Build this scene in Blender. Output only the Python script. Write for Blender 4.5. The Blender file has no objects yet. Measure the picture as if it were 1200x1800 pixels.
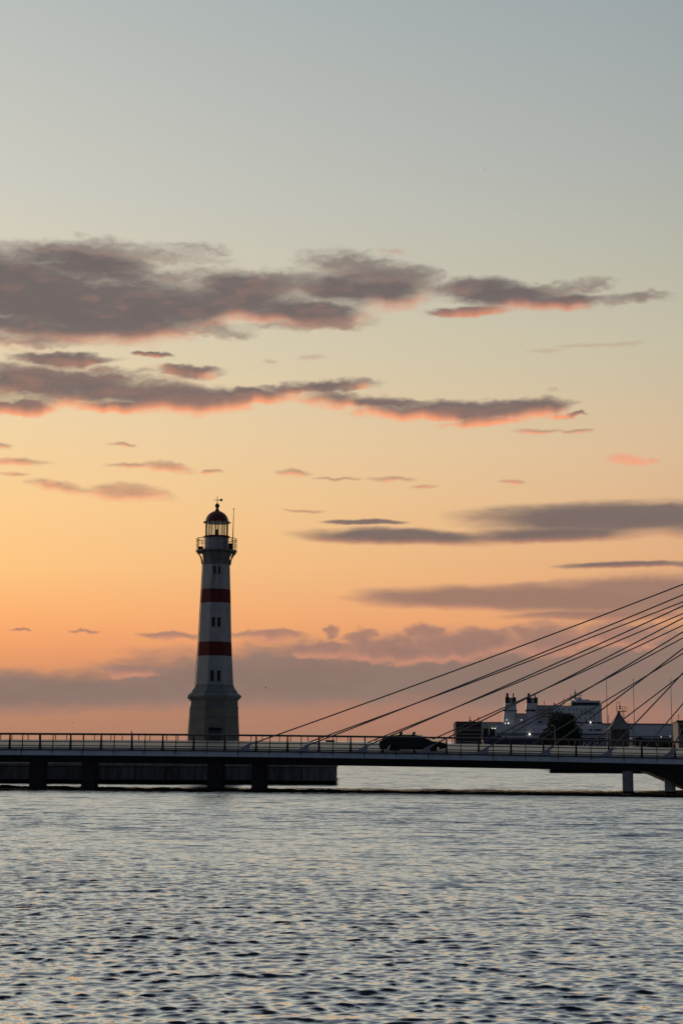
import bpy, bmesh, math, random
import numpy as np
from mathutils import Matrix, Vector

R = math.radians
SC = bpy.context.scene
COL = SC.collection
random.seed(7)

# ------------------------------------------------------------------ camera
EYE = Vector((0.0, 0.0, 3.25))
PITCH, ROLL, FPX = 8.81, 0.28, 2600.0        # FPX: focal length for a 1200 x 1800 frame
CAM_ROT = Matrix.Rotation(R(90 + PITCH), 3, 'X') @ Matrix.Rotation(R(ROLL), 3, 'Z')
cam_data = bpy.data.cameras.new('camera')
cam = bpy.data.objects.new('camera', cam_data)
COL.objects.link(cam)
cam.matrix_world = Matrix.Translation(EYE) @ CAM_ROT.to_4x4()
cam_data.sensor_fit = 'VERTICAL'
cam_data.sensor_height = 36.0
cam_data.lens = 36.0 * FPX / 1800.0
cam_data.clip_start = 0.5
cam_data.clip_end = 60000.0
SC.camera = cam


def ray(u, v):
    """world direction through a point measured on the 1200 x 1800 photograph"""
    return CAM_ROT @ Vector(((u - 600.0) / FPX, (900.0 - v) / FPX, -1.0))


def at(u, v, Y):
    """surveyed point: seen at (u, v), standing Y metres out"""
    d = ray(u, v)
    return EYE + d * (Y / d.y)


# ------------------------------------------------------------------ world
SUN_AZ, SUN_EL = -25.0, 2.0
world = bpy.data.worlds.new('World')
SC.world = world
world.use_nodes = True
WT = world.node_tree
for n in list(WT.nodes):
    WT.nodes.remove(n)


def lin(c):
    out = []
    for x in c[:3]:
        x /= 255.0
        out.append(x / 12.92 if x <= 0.04045 else ((x + 0.055) / 1.055) ** 2.4)
    return tuple(out) + (1.0,)


class NT:
    """small node-tree writer"""
    def __init__(self, tree):
        self.t = tree

    def put(self, sock, val):
        if isinstance(val, bpy.types.NodeSocket):
            self.t.links.new(val, sock)
        elif val is not None:
            sock.default_value = val

    def math(self, op, a, b=None, c=None, clamp=False):
        n = self.t.nodes.new('ShaderNodeMath')
        n.operation = op
        n.use_clamp = clamp
        for i, x in enumerate((a, b, c)):
            if x is not None:
                self.put(n.inputs[i], x)
        return n.outputs[0]

    def vmath(self, op, a, b=None, scale=None):
        n = self.t.nodes.new('ShaderNodeVectorMath')
        n.operation = op
        self.put(n.inputs[0], a)
        if b is not None:
            self.put(n.inputs[1], b)
        if scale is not None:
            self.put(n.inputs['Scale'], scale)
        return n.outputs['Value'] if op in ('DOT_PRODUCT', 'LENGTH') else n.outputs['Vector']

    def sep(self, v):
        n = self.t.nodes.new('ShaderNodeSeparateXYZ')
        self.put(n.inputs[0], v)
        return n.outputs

    def comb(self, x, y, z):
        n = self.t.nodes.new('ShaderNodeCombineXYZ')
        for i, q in enumerate((x, y, z)):
            self.put(n.inputs[i], q)
        return n.outputs[0]

    def noise(self, vec, scale, detail=5.0, rough=0.55, dist=0.0, out='Fac'):
        n = self.t.nodes.new('ShaderNodeTexNoise')
        n.noise_dimensions = '3D'
        self.put(n.inputs['Vector'], vec)
        n.inputs['Scale'].default_value = scale
        n.inputs['Detail'].default_value = detail
        n.inputs['Roughness'].default_value = rough
        n.inputs['Distortion'].default_value = dist
        return n.outputs[out]

    def ramp(self, fac, stops, interp='LINEAR'):
        n = self.t.nodes.new('ShaderNodeValToRGB')
        n.color_ramp.interpolation = interp
        el = n.color_ramp.elements
        while len(el) < len(stops):
            el.new(0.5)
        for e, (p, c) in zip(el, stops):
            e.position = p
            e.color = c
        self.put(n.inputs[0], fac)
        return n.outputs[0]

    def maprange(self, v, a, b, c=0.0, d=1.0, kind='SMOOTHSTEP'):
        n = self.t.nodes.new('ShaderNodeMapRange')
        n.interpolation_type = kind
        n.clamp = True
        self.put(n.inputs[0], v)
        for i, q in enumerate((a, b, c, d)):
            self.put(n.inputs[1 + i], q)
        return n.outputs[0]

    def mix(self, f, a, b, mode='MIX'):
        n = self.t.nodes.new('ShaderNodeMix')
        n.data_type = 'RGBA'
        n.blend_type = mode
        n.clamp_factor = True
        self.put(n.inputs[0], f)
        self.put(n.inputs[6], a)
        self.put(n.inputs[7], b)
        return n.outputs[2]


W = NT(WT)
tc = WT.nodes.new('ShaderNodeTexCoord')
dirv = W.vmath('NORMALIZE', tc.outputs['Generated'])
dx, dy, dz = W.sep(dirv)
DEG = 180.0 / math.pi
az = W.math('MULTIPLY', W.math('ARCTAN2', dx, dy), DEG)
el = W.math('MULTIPLY', W.math('ARCSINE', dz), DEG)
# clear evening sky: three elevation ramps, chosen by how far one looks from the set sun
dsun = W.math('SUBTRACT', W.math('MODULO', W.math('ADD', W.math('SUBTRACT', az, SUN_AZ), 540.0), 360.0), 180.0)
dsun = W.math('ABSOLUTE', dsun)
eramp = W.math('MULTIPLY_ADD', el, 1 / 100.0, 0.05, clamp=True)      # -5..95 deg -> 0..1


def stops(rows):
    return [((e + 5) / 100.0, lin(c)) for e, c in rows]


NEAR_SUN = stops([(-5, (180, 132, 104)), (0.3, (178, 131, 104)), (1.8, (196, 138, 106)), (3.4, (240, 160, 106)), (4.6, (252, 176, 113)),
                  (6.5, (254, 198, 132)), (8.8, (253, 207, 144)), (12.2, (240, 212, 167)), (16.0, (222, 209, 180)), (20.5, (207, 204, 192)),
                  (28, (183, 189, 186)), (40, (152, 157, 157)), (60, (100, 108, 118)), (90, (62, 73, 92))])
OFF_SUN = stops([(-5, (160, 118, 106)), (0.3, (160, 118, 106)), (1.8, (166, 120, 104)), (3.4, (206, 144, 112)), (4.6, (224, 160, 116)),
                 (6.9, (223, 171, 128)), (11, (217, 186, 151)), (15, (196, 189, 165)), (21.8, (170, 175, 170)), (28, (152, 162, 167)),
                 (40, (126, 134, 140)), (60, (86, 95, 108)), (90, (62, 73, 92))])
AWAY = stops([(-5, (40, 44, 54)), (1, (44, 48, 58)), (8, (50, 54, 64)), (20, (48, 55, 68)), (40, (48, 57, 73)), (60, (54, 64, 82)), (90, (62, 73, 92))])
c_near = W.ramp(eramp, NEAR_SUN)
c_off = W.ramp(eramp, OFF_SUN)
c_away = W.ramp(eramp, AWAY)
t1 = W.maprange(dsun, 10.0, 40.0, kind='LINEAR')
t2 = W.maprange(dsun, 34.0, 100.0)
sky = W.mix(t1, c_near, c_off)
sky = W.mix(t2, sky, c_away)
nish = WT.nodes.new('ShaderNodeTexSky')
nish.sky_type = 'NISHITA'
nish.sun_disc = False
nish.sun_elevation = R(SUN_EL)
nish.sun_rotation = R(SUN_AZ)
nish.air_density = 1.2
nish.dust_density = 2.0
sky = W.mix(1.0, sky, W.vmath('SCALE', nish.outputs[0], scale=0.002), 'ADD')

# clouds, fixed in the sky by azimuth and elevation
PXDEG = 0.0217


def blob(u, v, ru, rv, tilt=0.0):
    d = ray(u, v).normalized()
    return (math.degrees(math.atan2(d.x, d.y)), math.degrees(math.asin(d.z)), ru * PXDEG, rv * PXDEG, tilt)


# ---- cloud field, computed once over a window of azimuth x elevation
CL_A0, CL_A1, CL_E0, CL_E1, CL_PPD = -17.0, 17.0, -0.6, 21.4, 34
_rt = np.random.default_rng(77).random((8, 256, 256)).astype(np.float32)


def vnoise(x, y, s):
    xi, yi = np.floor(x), np.floor(y)
    fx_, fy_ = x - xi, y - yi
    fx_ = fx_ * fx_ * fx_ * (fx_ * (fx_ * 6 - 15) + 10)
    fy_ = fy_ * fy_ * fy_ * (fy_ * (fy_ * 6 - 15) + 10)
    xi, yi = xi.astype(np.int32) & 255, yi.astype(np.int32) & 255
    x1, y1 = (xi + 1) & 255, (yi + 1) & 255
    t = _rt[s % 8]
    a = t[yi, xi] * (1 - fx_) + t[yi, x1] * fx_
    b = t[y1, xi] * (1 - fx_) + t[y1, x1] * fx_
    return a * (1 - fy_) + b * fy_


def fbm(x, y, s, octaves, gain=0.52):
    tot, amp, nrm = 0.0, 1.0, 0.0
    for o in range(octaves):
        tot = tot + amp * vnoise(x + 17.3 * o + 5.1 * s, y + 9.7 * o + 3.3 * s, s + o)
        nrm += amp
        amp *= gain
        ca, sa = 0.921, 0.389
        x, y = (x * ca - y * sa * 0.35) * 2.03, (y * ca + x * sa * 0.12) * 2.03
    return tot / nrm


def box_up(al, n):
    c = np.cumsum(np.vstack([np.zeros((n, al.shape[1]), np.float32), al]), axis=0)
    return (c[n:] - c[:-n]) / n


def bake_clouds(blob, lin):
    wpx, hpx = int((CL_A1 - CL_A0) * CL_PPD), int((CL_E1 - CL_E0) * CL_PPD)
    A, E = np.meshgrid(np.linspace(CL_A0, CL_A1, wpx, dtype=np.float32), np.linspace(CL_E0, CL_E1, hpx, dtype=np.float32))
    rgb = np.zeros((hpx, wpx, 3), np.float32)
    al = np.zeros((hpx, wpx), np.float32)
    n1 = fbm(A * 0.6, E * 1.5, 1, 4) - 0.5
    n2 = fbm(A * 0.6 + 31, E * 1.5 + 7, 3, 4) - 0.5
    m1 = fbm(A * 2.4, E * 4.4, 5, 3) - 0.5
    m2 = fbm(A * 2.4 + 11, E * 4.4 + 5, 6, 3) - 0.5
    patch_n = fbm(A * 0.7, E * 1.8, 2, 3)

    def over(alpha, colour):
        nonlocal rgb, al
        na = alpha + al * (1 - alpha)
        rgb = (colour * alpha[..., None] + rgb * (al * (1 - alpha))[..., None]) / np.maximum(na, 1e-5)[..., None]
        al = na

    def layer(blobs, shade, lit, seed, stretch, warp, ragged, lo, hi, reach, opacity, lit_k, lit_max, patch=0.0, curl=1.0, smooth=0.35):
        aw = A + n1 * warp * 2.2 + m1 * warp * curl
        ew = E + n2 * warp * 0.8 + m2 * warp * curl * 0.5
        F = np.full(A.shape, -6.0, np.float32)
        for (a0, e0, ra, re, tilt) in blobs:
            ca, sa = math.cos(math.radians(tilt)), math.sin(math.radians(tilt))
            qx = ((aw - a0) * ca + (ew - e0) * sa) / ra
            qy = (-(aw - a0) * sa + (ew - e0) * ca) / re
            f = 1.0 - (qx * qx + qy * qy)
            h_ = np.clip(0.5 + 0.5 * (F - f) / smooth, 0, 1)
            F = f + (F - f) * h_ + smooth * h_ * (1 - h_)
        F = np.maximum(F, -6)
        tex = fbm(aw * 1.2 / stretch, ew * 2.8, seed, 6, 0.62) - 0.5
        d = F + tex * 2.0 * ragged
        t = np.clip((d - lo) / (hi - lo), 0, 1)
        a = t * t * (3 - 2 * t)
        # light comes in from under the cloud: bright where cloud hangs above and little lies below
        n = max(1, int(reach * CL_PPD))
        below = box_up(a, n)
        above = box_up(a[::-1], n)[::-1]
        k = np.exp(-(below * lit_k) ** 2) * np.clip((above - 0.12) / 0.5, 0, 1) * lit_max
        if patch:
            k = np.maximum(k, np.clip((patch_n - 0.56) / 0.16, 0, 1) * patch)
        k = np.clip(k + tex * 0.3 * lit_max * (k > 0.02), 0, 1)[..., None]
        sh = np.array(lin(shade)[:3], np.float32)
        thick = np.clip(d / 1.4, 0, 1)[..., None]
        col = sh * (1.16 - 0.16 * thick + 0.22 * tex[..., None]) * (1 - k) + np.array(lin(lit)[:3], np.float32) * k
        over(a * opacity, col)

    bank = [blob(-250, 1220, 520, 42), blob(120, 1214, 330, 39), blob(380, 1196, 240, 60), blob(560, 1192, 260, 70), blob(840, 1186, 330, 82), blob(1150, 1176, 330, 88), blob(1450, 1176, 330, 84)]
    layer(bank, (136, 115, 106), (204, 140, 114), 1, 1.8, 0.5, 0.36, -0.3, 0.9, 0.8, 0.95, 3.0, 0.22, curl=0.7)
    puffs = [blob(585, 1114, 18, 13), blob(640, 1122, 34, 22), blob(690, 1138, 50, 22), blob(748, 1112, 40, 18), blob(850, 1128, 64, 28), blob(800, 1138, 80, 26), blob(960, 1124, 80, 32), blob(915, 1112, 24, 13), blob(1090, 1116, 90, 28),
             blob(470, 1118, 78, 11), blob(310, 1117, 70, 8), blob(560, 1142, 70, 20), blob(240, 1182, 70, 12), blob(150, 1110, 30, 4), blob(30, 1110, 22, 3), blob(700, 1150, 120, 20)]
    layer(puffs, (152, 118, 108), (226, 152, 120), 4, 1.0, 0.30, 0.55, -0.2, 0.75, 0.45, 0.82, 1.8, 0.8, curl=1.9)
    bars = [blob(1080, 910, 310, 33), blob(1330, 912, 240, 36), blob(710, 944, 230, 18, -1.5), blob(970, 940, 180, 17), blob(640, 918, 90, 5), blob(1090, 994, 130, 7), blob(1290, 992, 130, 8),
            ]
    low_bars = [blob(860, 1050, 270, 25), blob(1010, 1052, 240, 31), blob(1140, 1046, 220, 42), blob(1340, 1040, 200, 46), blob(1060, 1082, 190, 10)]
    layer(low_bars, (146, 115, 104), (228, 150, 116), 6, 3.0, 0.2, 0.28, -0.12, 0.7, 0.4, 0.9, 2.4, 0.4, curl=0.5)
    layer(bars, (114, 101, 98), (224, 146, 114), 2, 3.2, 0.2, 0.30, -0.1, 0.75, 0.4, 0.95, 2.4, 0.5, curl=0.5)
    row2 = [blob(90, 676, 280, 42, -1.5), blob(-180, 684, 240, 48), blob(300, 700, 140, 32), blob(335, 656, 60, 14), blob(450, 696, 100, 15), blob(560, 682, 120, 13, 4.0), blob(640, 706, 160, 18, -5.0),
            blob(800, 723, 185, 21), blob(935, 717, 70, 19), blob(850, 744, 90, 10, 3.0), blob(1005, 731, 38, 4), blob(110, 628, 95, 11), blob(270, 622, 44, 6), blob(20, 716, 80, 14), blob(230, 715, 120, 14)]
    layer(row2, (114, 100, 98), (255, 164, 120), 3, 2.0, 0.40, 0.64, -0.22, 0.8, 0.5, 0.96, 1.9, 1.0)
    scraps = [blob(35, 812, 66, 9), blob(-10, 782, 26, 6), blob(295, 822, 50, 11, -4.0), blob(232, 819, 50, 5), blob(375, 829, 24, 4), blob(225, 866, 82, 17, -3.0), blob(110, 857, 66, 11, -6.0),
              blob(515, 831, 38, 7), blob(590, 842, 44, 3), blob(690, 842, 56, 6), blob(750, 856, 30, 4), blob(898, 848, 28, 5), blob(535, 899, 44, 3),
              blob(945, 757, 44, 5), blob(1010, 758, 26, 4), blob(210, 781, 24, 3), blob(20, 833, 34, 4)]
    layer(scraps, (142, 112, 103), (252, 166, 124), 6, 1.8, 0.26, 0.65, -0.35, 1.25, 0.22, 0.8, 1.2, 1.0, patch=0.55)
    layer([blob(1092, 804, 34, 14), blob(1108, 812, 40, 9), blob(1145, 808, 16, 5)], (226, 158, 128), (248, 162, 128), 3, 1.2, 0.3, 0.7, -0.2, 1.3, 0.3, 0.8, 1.0, 1.0)
    faint = [blob(1090, 604, 54, 5), blob(960, 615, 44, 5), blob(550, 626, 28, 5), blob(475, 634, 18, 5), blob(968, 686, 10, 4), blob(690, 441, 26, 5), blob(1030, 606, 64, 4)]
    layer(faint, (180, 158, 142), (214, 172, 146), 7, 1.8, 0.25, 0.5, -0.2, 1.2, 0.3, 0.6, 2.0, 0.6)
    row1 = [blob(40, 516, 270, 92), blob(-190, 512, 300, 100), blob(250, 545, 135, 64), blob(160, 462, 150, 36, -5.0), blob(430, 515, 112, 46), blob(340, 545, 90, 40), blob(150, 560, 200, 50),
            blob(530, 548, 140, 32, -5.0), blob(672, 508, 104, 38), blob(590, 505, 80, 36), blob(900, 521, 155, 23, -5.0), blob(845, 508, 66, 26), blob(820, 546, 80, 10), blob(985, 532, 74, 13)]
    layer(row1, (108, 99, 98), (240, 156, 122), 5, 2.1, 0.34, 0.42, -0.22, 0.85, 0.8, 0.975, 3.2, 0.75, patch=0.05, smooth=0.5)
    veil = [blob(240, 440, 180, 20, -4.0), blob(332, 438, 90, 13), blob(630, 466, 110, 32, -6.0), blob(720, 480, 80, 24, -8.0), blob(500, 500, 90, 30), blob(1042, 497, 46, 14), blob(1112, 523, 84, 13), blob(340, 490, 70, 30), blob(800, 500, 60, 18),
            blob(380, 580, 90, 14), blob(560, 570, 120, 12), blob(110, 434, 120, 10), blob(1000, 505, 70, 12), blob(60, 596, 130, 14)]
    layer(veil, (124, 112, 107), (226, 160, 134), 2, 1.7, 0.45, 0.85, -0.25, 1.5, 0.4, 0.85, 2.5, 0.18, curl=1.5)
    edge = np.clip((A - CL_A0) / 1.5, 0, 1) * np.clip((CL_A1 - A) / 1.5, 0, 1)
    return np.dstack([rgb, (al * edge)[..., None]]).astype(np.float32)


_px = bake_clouds(blob, lin)
cimg = bpy.data.images.new('cloud_field', _px.shape[1], _px.shape[0], alpha=True, float_buffer=True)
cimg.colorspace_settings.name = 'Non-Color'
cimg.alpha_mode = 'CHANNEL_PACKED'
cimg.pixels.foreach_set(_px.ravel())
cimg.update()
ctex = WT.nodes.new('ShaderNodeTexImage')
ctex.image = cimg
ctex.extension = 'CLIP'
ctex.interpolation = 'Cubic'
WT.links.new(W.comb(W.maprange(az, CL_A0, CL_A1, kind='LINEAR'), W.maprange(el, CL_E0, CL_E1, kind='LINEAR'), 0.0), ctex.inputs[0])
sky = W.mix(ctex.outputs['Alpha'], sky, ctex.outputs['Color'])
# the same kind of streaks carries on round the rest of the sky
side = W.maprange(W.math('ABSOLUTE', az), 17.0, 30.0)
strk = W.noise(W.comb(W.math('MULTIPLY', az, 0.09), W.math('MULTIPLY', el, 0.5), 40.0), 0.9, 3.0, 0.55, 0.3)
strk = W.math('MULTIPLY', W.maprange(strk, 0.52, 0.66), W.math('MULTIPLY', side, W.maprange(el, 34.0, 14.0)))
sky = W.mix(W.math('MULTIPLY', strk, 0.55), sky, W.mix(t2, lin((122, 106, 102)), lin((50, 52, 60))))

bg = WT.nodes.new('ShaderNodeBackground')
bg.inputs['Strength'].default_value = 1.0
WT.links.new(sky, bg.inputs['Color'])
wo = WT.nodes.new('ShaderNodeOutputWorld')
WT.links.new(bg.outputs[0], wo.inputs['Surface'])

# ------------------------------------------------------------------ sun and exposure
sun_d = bpy.data.lights.new('sun', 'SUN')
sun_d.energy = 0.35
sun_d.angle = R(0.6)
sun_d.color = (1.0, 0.62, 0.36)
sun = bpy.data.objects.new('sun', sun_d)
COL.objects.link(sun)
sdir = Vector((math.sin(R(SUN_AZ)) * math.cos(R(SUN_EL)), math.cos(R(SUN_AZ)) * math.cos(R(SUN_EL)), math.sin(R(SUN_EL))))
sun.rotation_euler = sdir.to_track_quat('Z', 'Y').to_euler()
sun.location = (-40, 60, 40)
SC.view_settings.view_transform = 'Standard'
SC.view_settings.look = 'None'
SC.view_settings.exposure = 0.0
SC.view_settings.gamma = 1.0
SC.view_settings.use_curve_mapping = False
SC.cycles.max_bounces = 6
SC.cycles.diffuse_bounces = 2
SC.cycles.glossy_bounces = 4
SC.cycles.use_denoising = True
SC.cycles.sample_clamp_indirect = 4.0


# ------------------------------------------------------------------ helpers
def mat(name, color, rough=0.6, metallic=0.0, vary=0.0, vscale=2.0, stretch=(1, 1, 1), bump=0.0, bscale=20.0, dirt=None, emit=None, spec=0.5, coords='Object', dirt_range=(0.5, 0.72)):
    m = bpy.data.materials.new(name)
    m.use_nodes = True
    t = m.node_tree
    b = t.nodes['Principled BSDF']
    b.inputs['Roughness'].default_value = rough
    b.inputs['Metallic'].default_value = metallic
    b.inputs['Specular IOR Level'].default_value = spec
    col = tuple(color) + (1.0,)
    b.inputs['Base Color'].default_value = col
    N = NT(t)
    tcn = t.nodes.new('ShaderNodeTexCoord')
    vec = N.vmath('MULTIPLY', tcn.outputs[coords], stretch)
    if vary:
        n = N.noise(vec, vscale, 5.0, 0.6)
        hi = tuple(min(1, c * (1 + vary)) for c in color) + (1.0,)
        lo = tuple(c * (1 - vary) for c in color) + (1.0,)
        c = N.mix(N.maprange(n, 0.3, 0.7), lo, hi)
        if dirt:
            n2 = N.noise(N.vmath('MULTIPLY', tcn.outputs[coords], (1.3, 1.3, 0.16)), 1.7, 6.0, 0.65, 0.3)
            c = N.mix(N.math('MULTIPLY', N.maprange(n2, *dirt_range), 0.75), c, tuple(dirt) + (1.0,))
        t.links.new(c, b.inputs['Base Color'])
    if bump:
        bn = t.nodes.new('ShaderNodeBump')
        bn.inputs['Strength'].default_value = bump
        bn.inputs['Distance'].default_value = 0.02
        t.links.new(N.noise(vec, bscale, 4.0, 0.6), bn.inputs['Height'])
        t.links.new(bn.outputs[0], b.inputs['Normal'])
    if emit:
        b.inputs['Emission Color'].default_value = tuple(emit[:3]) + (1.0,)
        b.inputs['Emission Strength'].default_value = emit[3]
    return m


M = {}
M['tower_white'] = mat('tower_white', (0.53, 0.55, 0.55), 0.6, vary=0.08, vscale=1.2, dirt=(0.30, 0.29, 0.27), bump=0.15, bscale=9)
M['tower_red'] = mat('tower_red', (0.17, 0.010, 0.009), 0.6, vary=0.14, vscale=1.5, dirt=(0.1, 0.012, 0.01), bump=0.15, bscale=9)
M['tower_grey'] = mat('tower_grey', (0.27, 0.29, 0.28), 0.6, vary=0.12, vscale=1.6, dirt=(0.16, 0.16, 0.15), bump=0.15, bscale=9)
M['base_stone'] = mat('base_stone', (0.34, 0.32, 0.27), 0.8, vary=0.12, vscale=1.4, dirt=(0.2, 0.19, 0.16), bump=0.25, bscale=7)
M['dome_red'] = mat('dome_red', (0.16, 0.022, 0.018), 0.4, vary=0.2, vscale=3)
M['black_iron'] = mat('black_iron', (0.02, 0.02, 0.021), 0.5, vary=0.2, vscale=6)
M['gallery_iron'] = mat('gallery_iron', (0.16, 0.17, 0.17), 0.55, vary=0.15, vscale=4)
M['hollow'] = mat('hollow', (0.012, 0.012, 0.014), 0.35)
M['door_wood'] = mat('door_wood', (0.10, 0.11, 0.12), 0.5, vary=0.2, vscale=4, stretch=(6, 6, 1))
M['glass'] = bpy.data.materials.new('lantern_glass')
M['glass'].use_nodes = True
_t = M['glass'].node_tree
_t.nodes.remove(_t.nodes['Principled BSDF'])
_tr = _t.nodes.new('ShaderNodeBsdfTransparent')
_gl = _t.nodes.new('ShaderNodeBsdfGlossy')
_gl.inputs['Roughness'].default_value = 0.03
_mx = _t.nodes.new('ShaderNodeMixShader')
_mx.inputs[0].default_value = 0.10
_tr.inputs[0].default_value = (0.93, 0.95, 0.95, 1)
_t.links.new(_tr.outputs[0], _mx.inputs[1])
_t.links.new(_gl.outputs[0], _mx.inputs[2])
_t.links.new(_mx.outputs[0], _t.nodes['Material Output'].inputs[0])
M['steel_blue'] = mat('steel_blue', (0.60, 0.71, 0.78), 0.42, 0.0, vary=0.10, vscale=1.5, dirt=(0.42, 0.5, 0.56))
M['steel_fin'] = mat('steel_fin', (0.33, 0.37, 0.46), 0.45, 0.0, vary=0.08, vscale=2.0)
M['dark_steel'] = mat('dark_steel', (0.035, 0.036, 0.04), 0.45, vary=0.2, vscale=3)
M['rail_steel'] = mat('rail_steel', (0.02, 0.02, 0.021), 0.4, vary=0.15, vscale=3)
M['hand_rail'] = mat('hand_rail', (0.10, 0.098, 0.094), 0.28, vary=0.2, vscale=1.4)
M['cable'] = mat('cable', (0.17, 0.165, 0.16), 0.5, vary=0.1, vscale=2)
M['girder'] = mat('girder', (0.03, 0.03, 0.032), 0.7, vary=0.3, vscale=1.2)
M['asphalt'] = mat('asphalt', (0.27, 0.262, 0.245), 0.45, vary=0.15, vscale=1.2, bump=0.1, bscale=40, spec=0.5)
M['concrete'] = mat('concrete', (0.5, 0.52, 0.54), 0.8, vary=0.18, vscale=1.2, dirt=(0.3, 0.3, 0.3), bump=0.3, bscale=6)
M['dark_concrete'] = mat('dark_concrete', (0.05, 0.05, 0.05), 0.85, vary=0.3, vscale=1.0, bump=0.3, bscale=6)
M['wall_a'] = mat('wall_a', (0.20, 0.205, 0.22), 0.85, vary=0.25, vscale=0.8, stretch=(1.6, 1.6, 0.6), dirt=(0.06, 0.06, 0.065), dirt_range=(0.4, 0.68), bump=0.5, bscale=4)
M['wall_b'] = mat('wall_b', (0.27, 0.275, 0.285), 0.85, vary=0.25, vscale=0.9, stretch=(1.6, 1.6, 0.6), dirt=(0.08, 0.08, 0.085), dirt_range=(0.4, 0.68), bump=0.5, bscale=4)
M['cap'] = mat('cap', (0.36, 0.36, 0.34), 0.85, vary=0.25, vscale=1.5, dirt=(0.16, 0.16, 0.15), bump=0.4, bscale=5)
M['weed'] = mat('weed', (0.010, 0.011, 0.009), 0.9, spec=0.2, vary=0.5, vscale=5, bump=1.0, bscale=14)
M['paving'] = mat('paving', (0.22, 0.215, 0.2), 0.85, vary=0.2, vscale=0.5)
M['car_paint'] = mat('car_paint', (0.016, 0.018, 0.022), 0.25, 0.0, vary=0.1, vscale=2, spec=0.6)
M['car_glass'] = mat('car_glass', (0.01, 0.011, 0.012), 0.06, spec=0.6)
M['white_paint'] = mat('white_paint', (0.75, 0.75, 0.74), 0.3, vary=0.04, vscale=2)
M['rubber'] = mat('rubber', (0.015, 0.015, 0.015), 0.8)
M['alloy'] = mat('alloy', (0.35, 0.35, 0.36), 0.35, 0.7)
M['lamp_glass'] = mat('lamp_glass', (0.6, 0.6, 0.6), 0.15)
M['ship_white'] = mat('ship_white', (0.84, 0.86, 0.89), 0.5, vary=0.06, vscale=0.05, stretch=(1, 1, 3), dirt=(0.66, 0.67, 0.7))
M['ship_grey'] = mat('ship_grey', (0.56, 0.56, 0.53), 0.55, vary=0.15, vscale=0.08, dirt=(0.25, 0.25, 0.24))
M['ship_navy'] = mat('ship_navy', (0.035, 0.045, 0.12), 0.45, vary=0.1, vscale=0.05)
M['ship_dark'] = mat('ship_dark', (0.03, 0.035, 0.05), 0.5, vary=0.2, vscale=0.1)
M['ship_lamp'] = mat('ship_lamp', (1, 0.95, 0.85), 0.4, emit=(1.0, 0.93, 0.8, 2.2))
M['brick_dark'] = mat('brick_dark', (0.15, 0.115, 0.115), 0.85, vary=0.25, vscale=0.12, stretch=(1, 1, 4))
M['bark'] = mat('bark', (0.06, 0.05, 0.04), 0.9, vary=0.3, vscale=3)
M['leaf_dark'] = mat('leaf_dark', (0.035, 0.05, 0.03), 0.7, vary=0.4, vscale=1.2)
M['leaf_mid'] = mat('leaf_mid', (0.05, 0.065, 0.035), 0.7, vary=0.4, vscale=1.2)
M['canvas_wall'] = mat('canvas_wall', (0.13, 0.125, 0.12), 0.85, vary=0.3, vscale=1.2)
M['canvas'] = mat('canvas', (0.28, 0.27, 0.26), 0.8, vary=0.15, vscale=0.8)
M['canvas_trim'] = mat('canvas_trim', (0.04, 0.04, 0.045), 0.7)
M['pole'] = mat('pole', (0.46, 0.46, 0.45), 0.45, vary=0.08)
M['feather'] = mat('feather', (0.22, 0.22, 0.23), 0.8, vary=0.2, vscale=3)
M['hut'] = mat('hut', (0.34, 0.34, 0.34), 0.7, vary=0.12, vscale=0.6)


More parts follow.
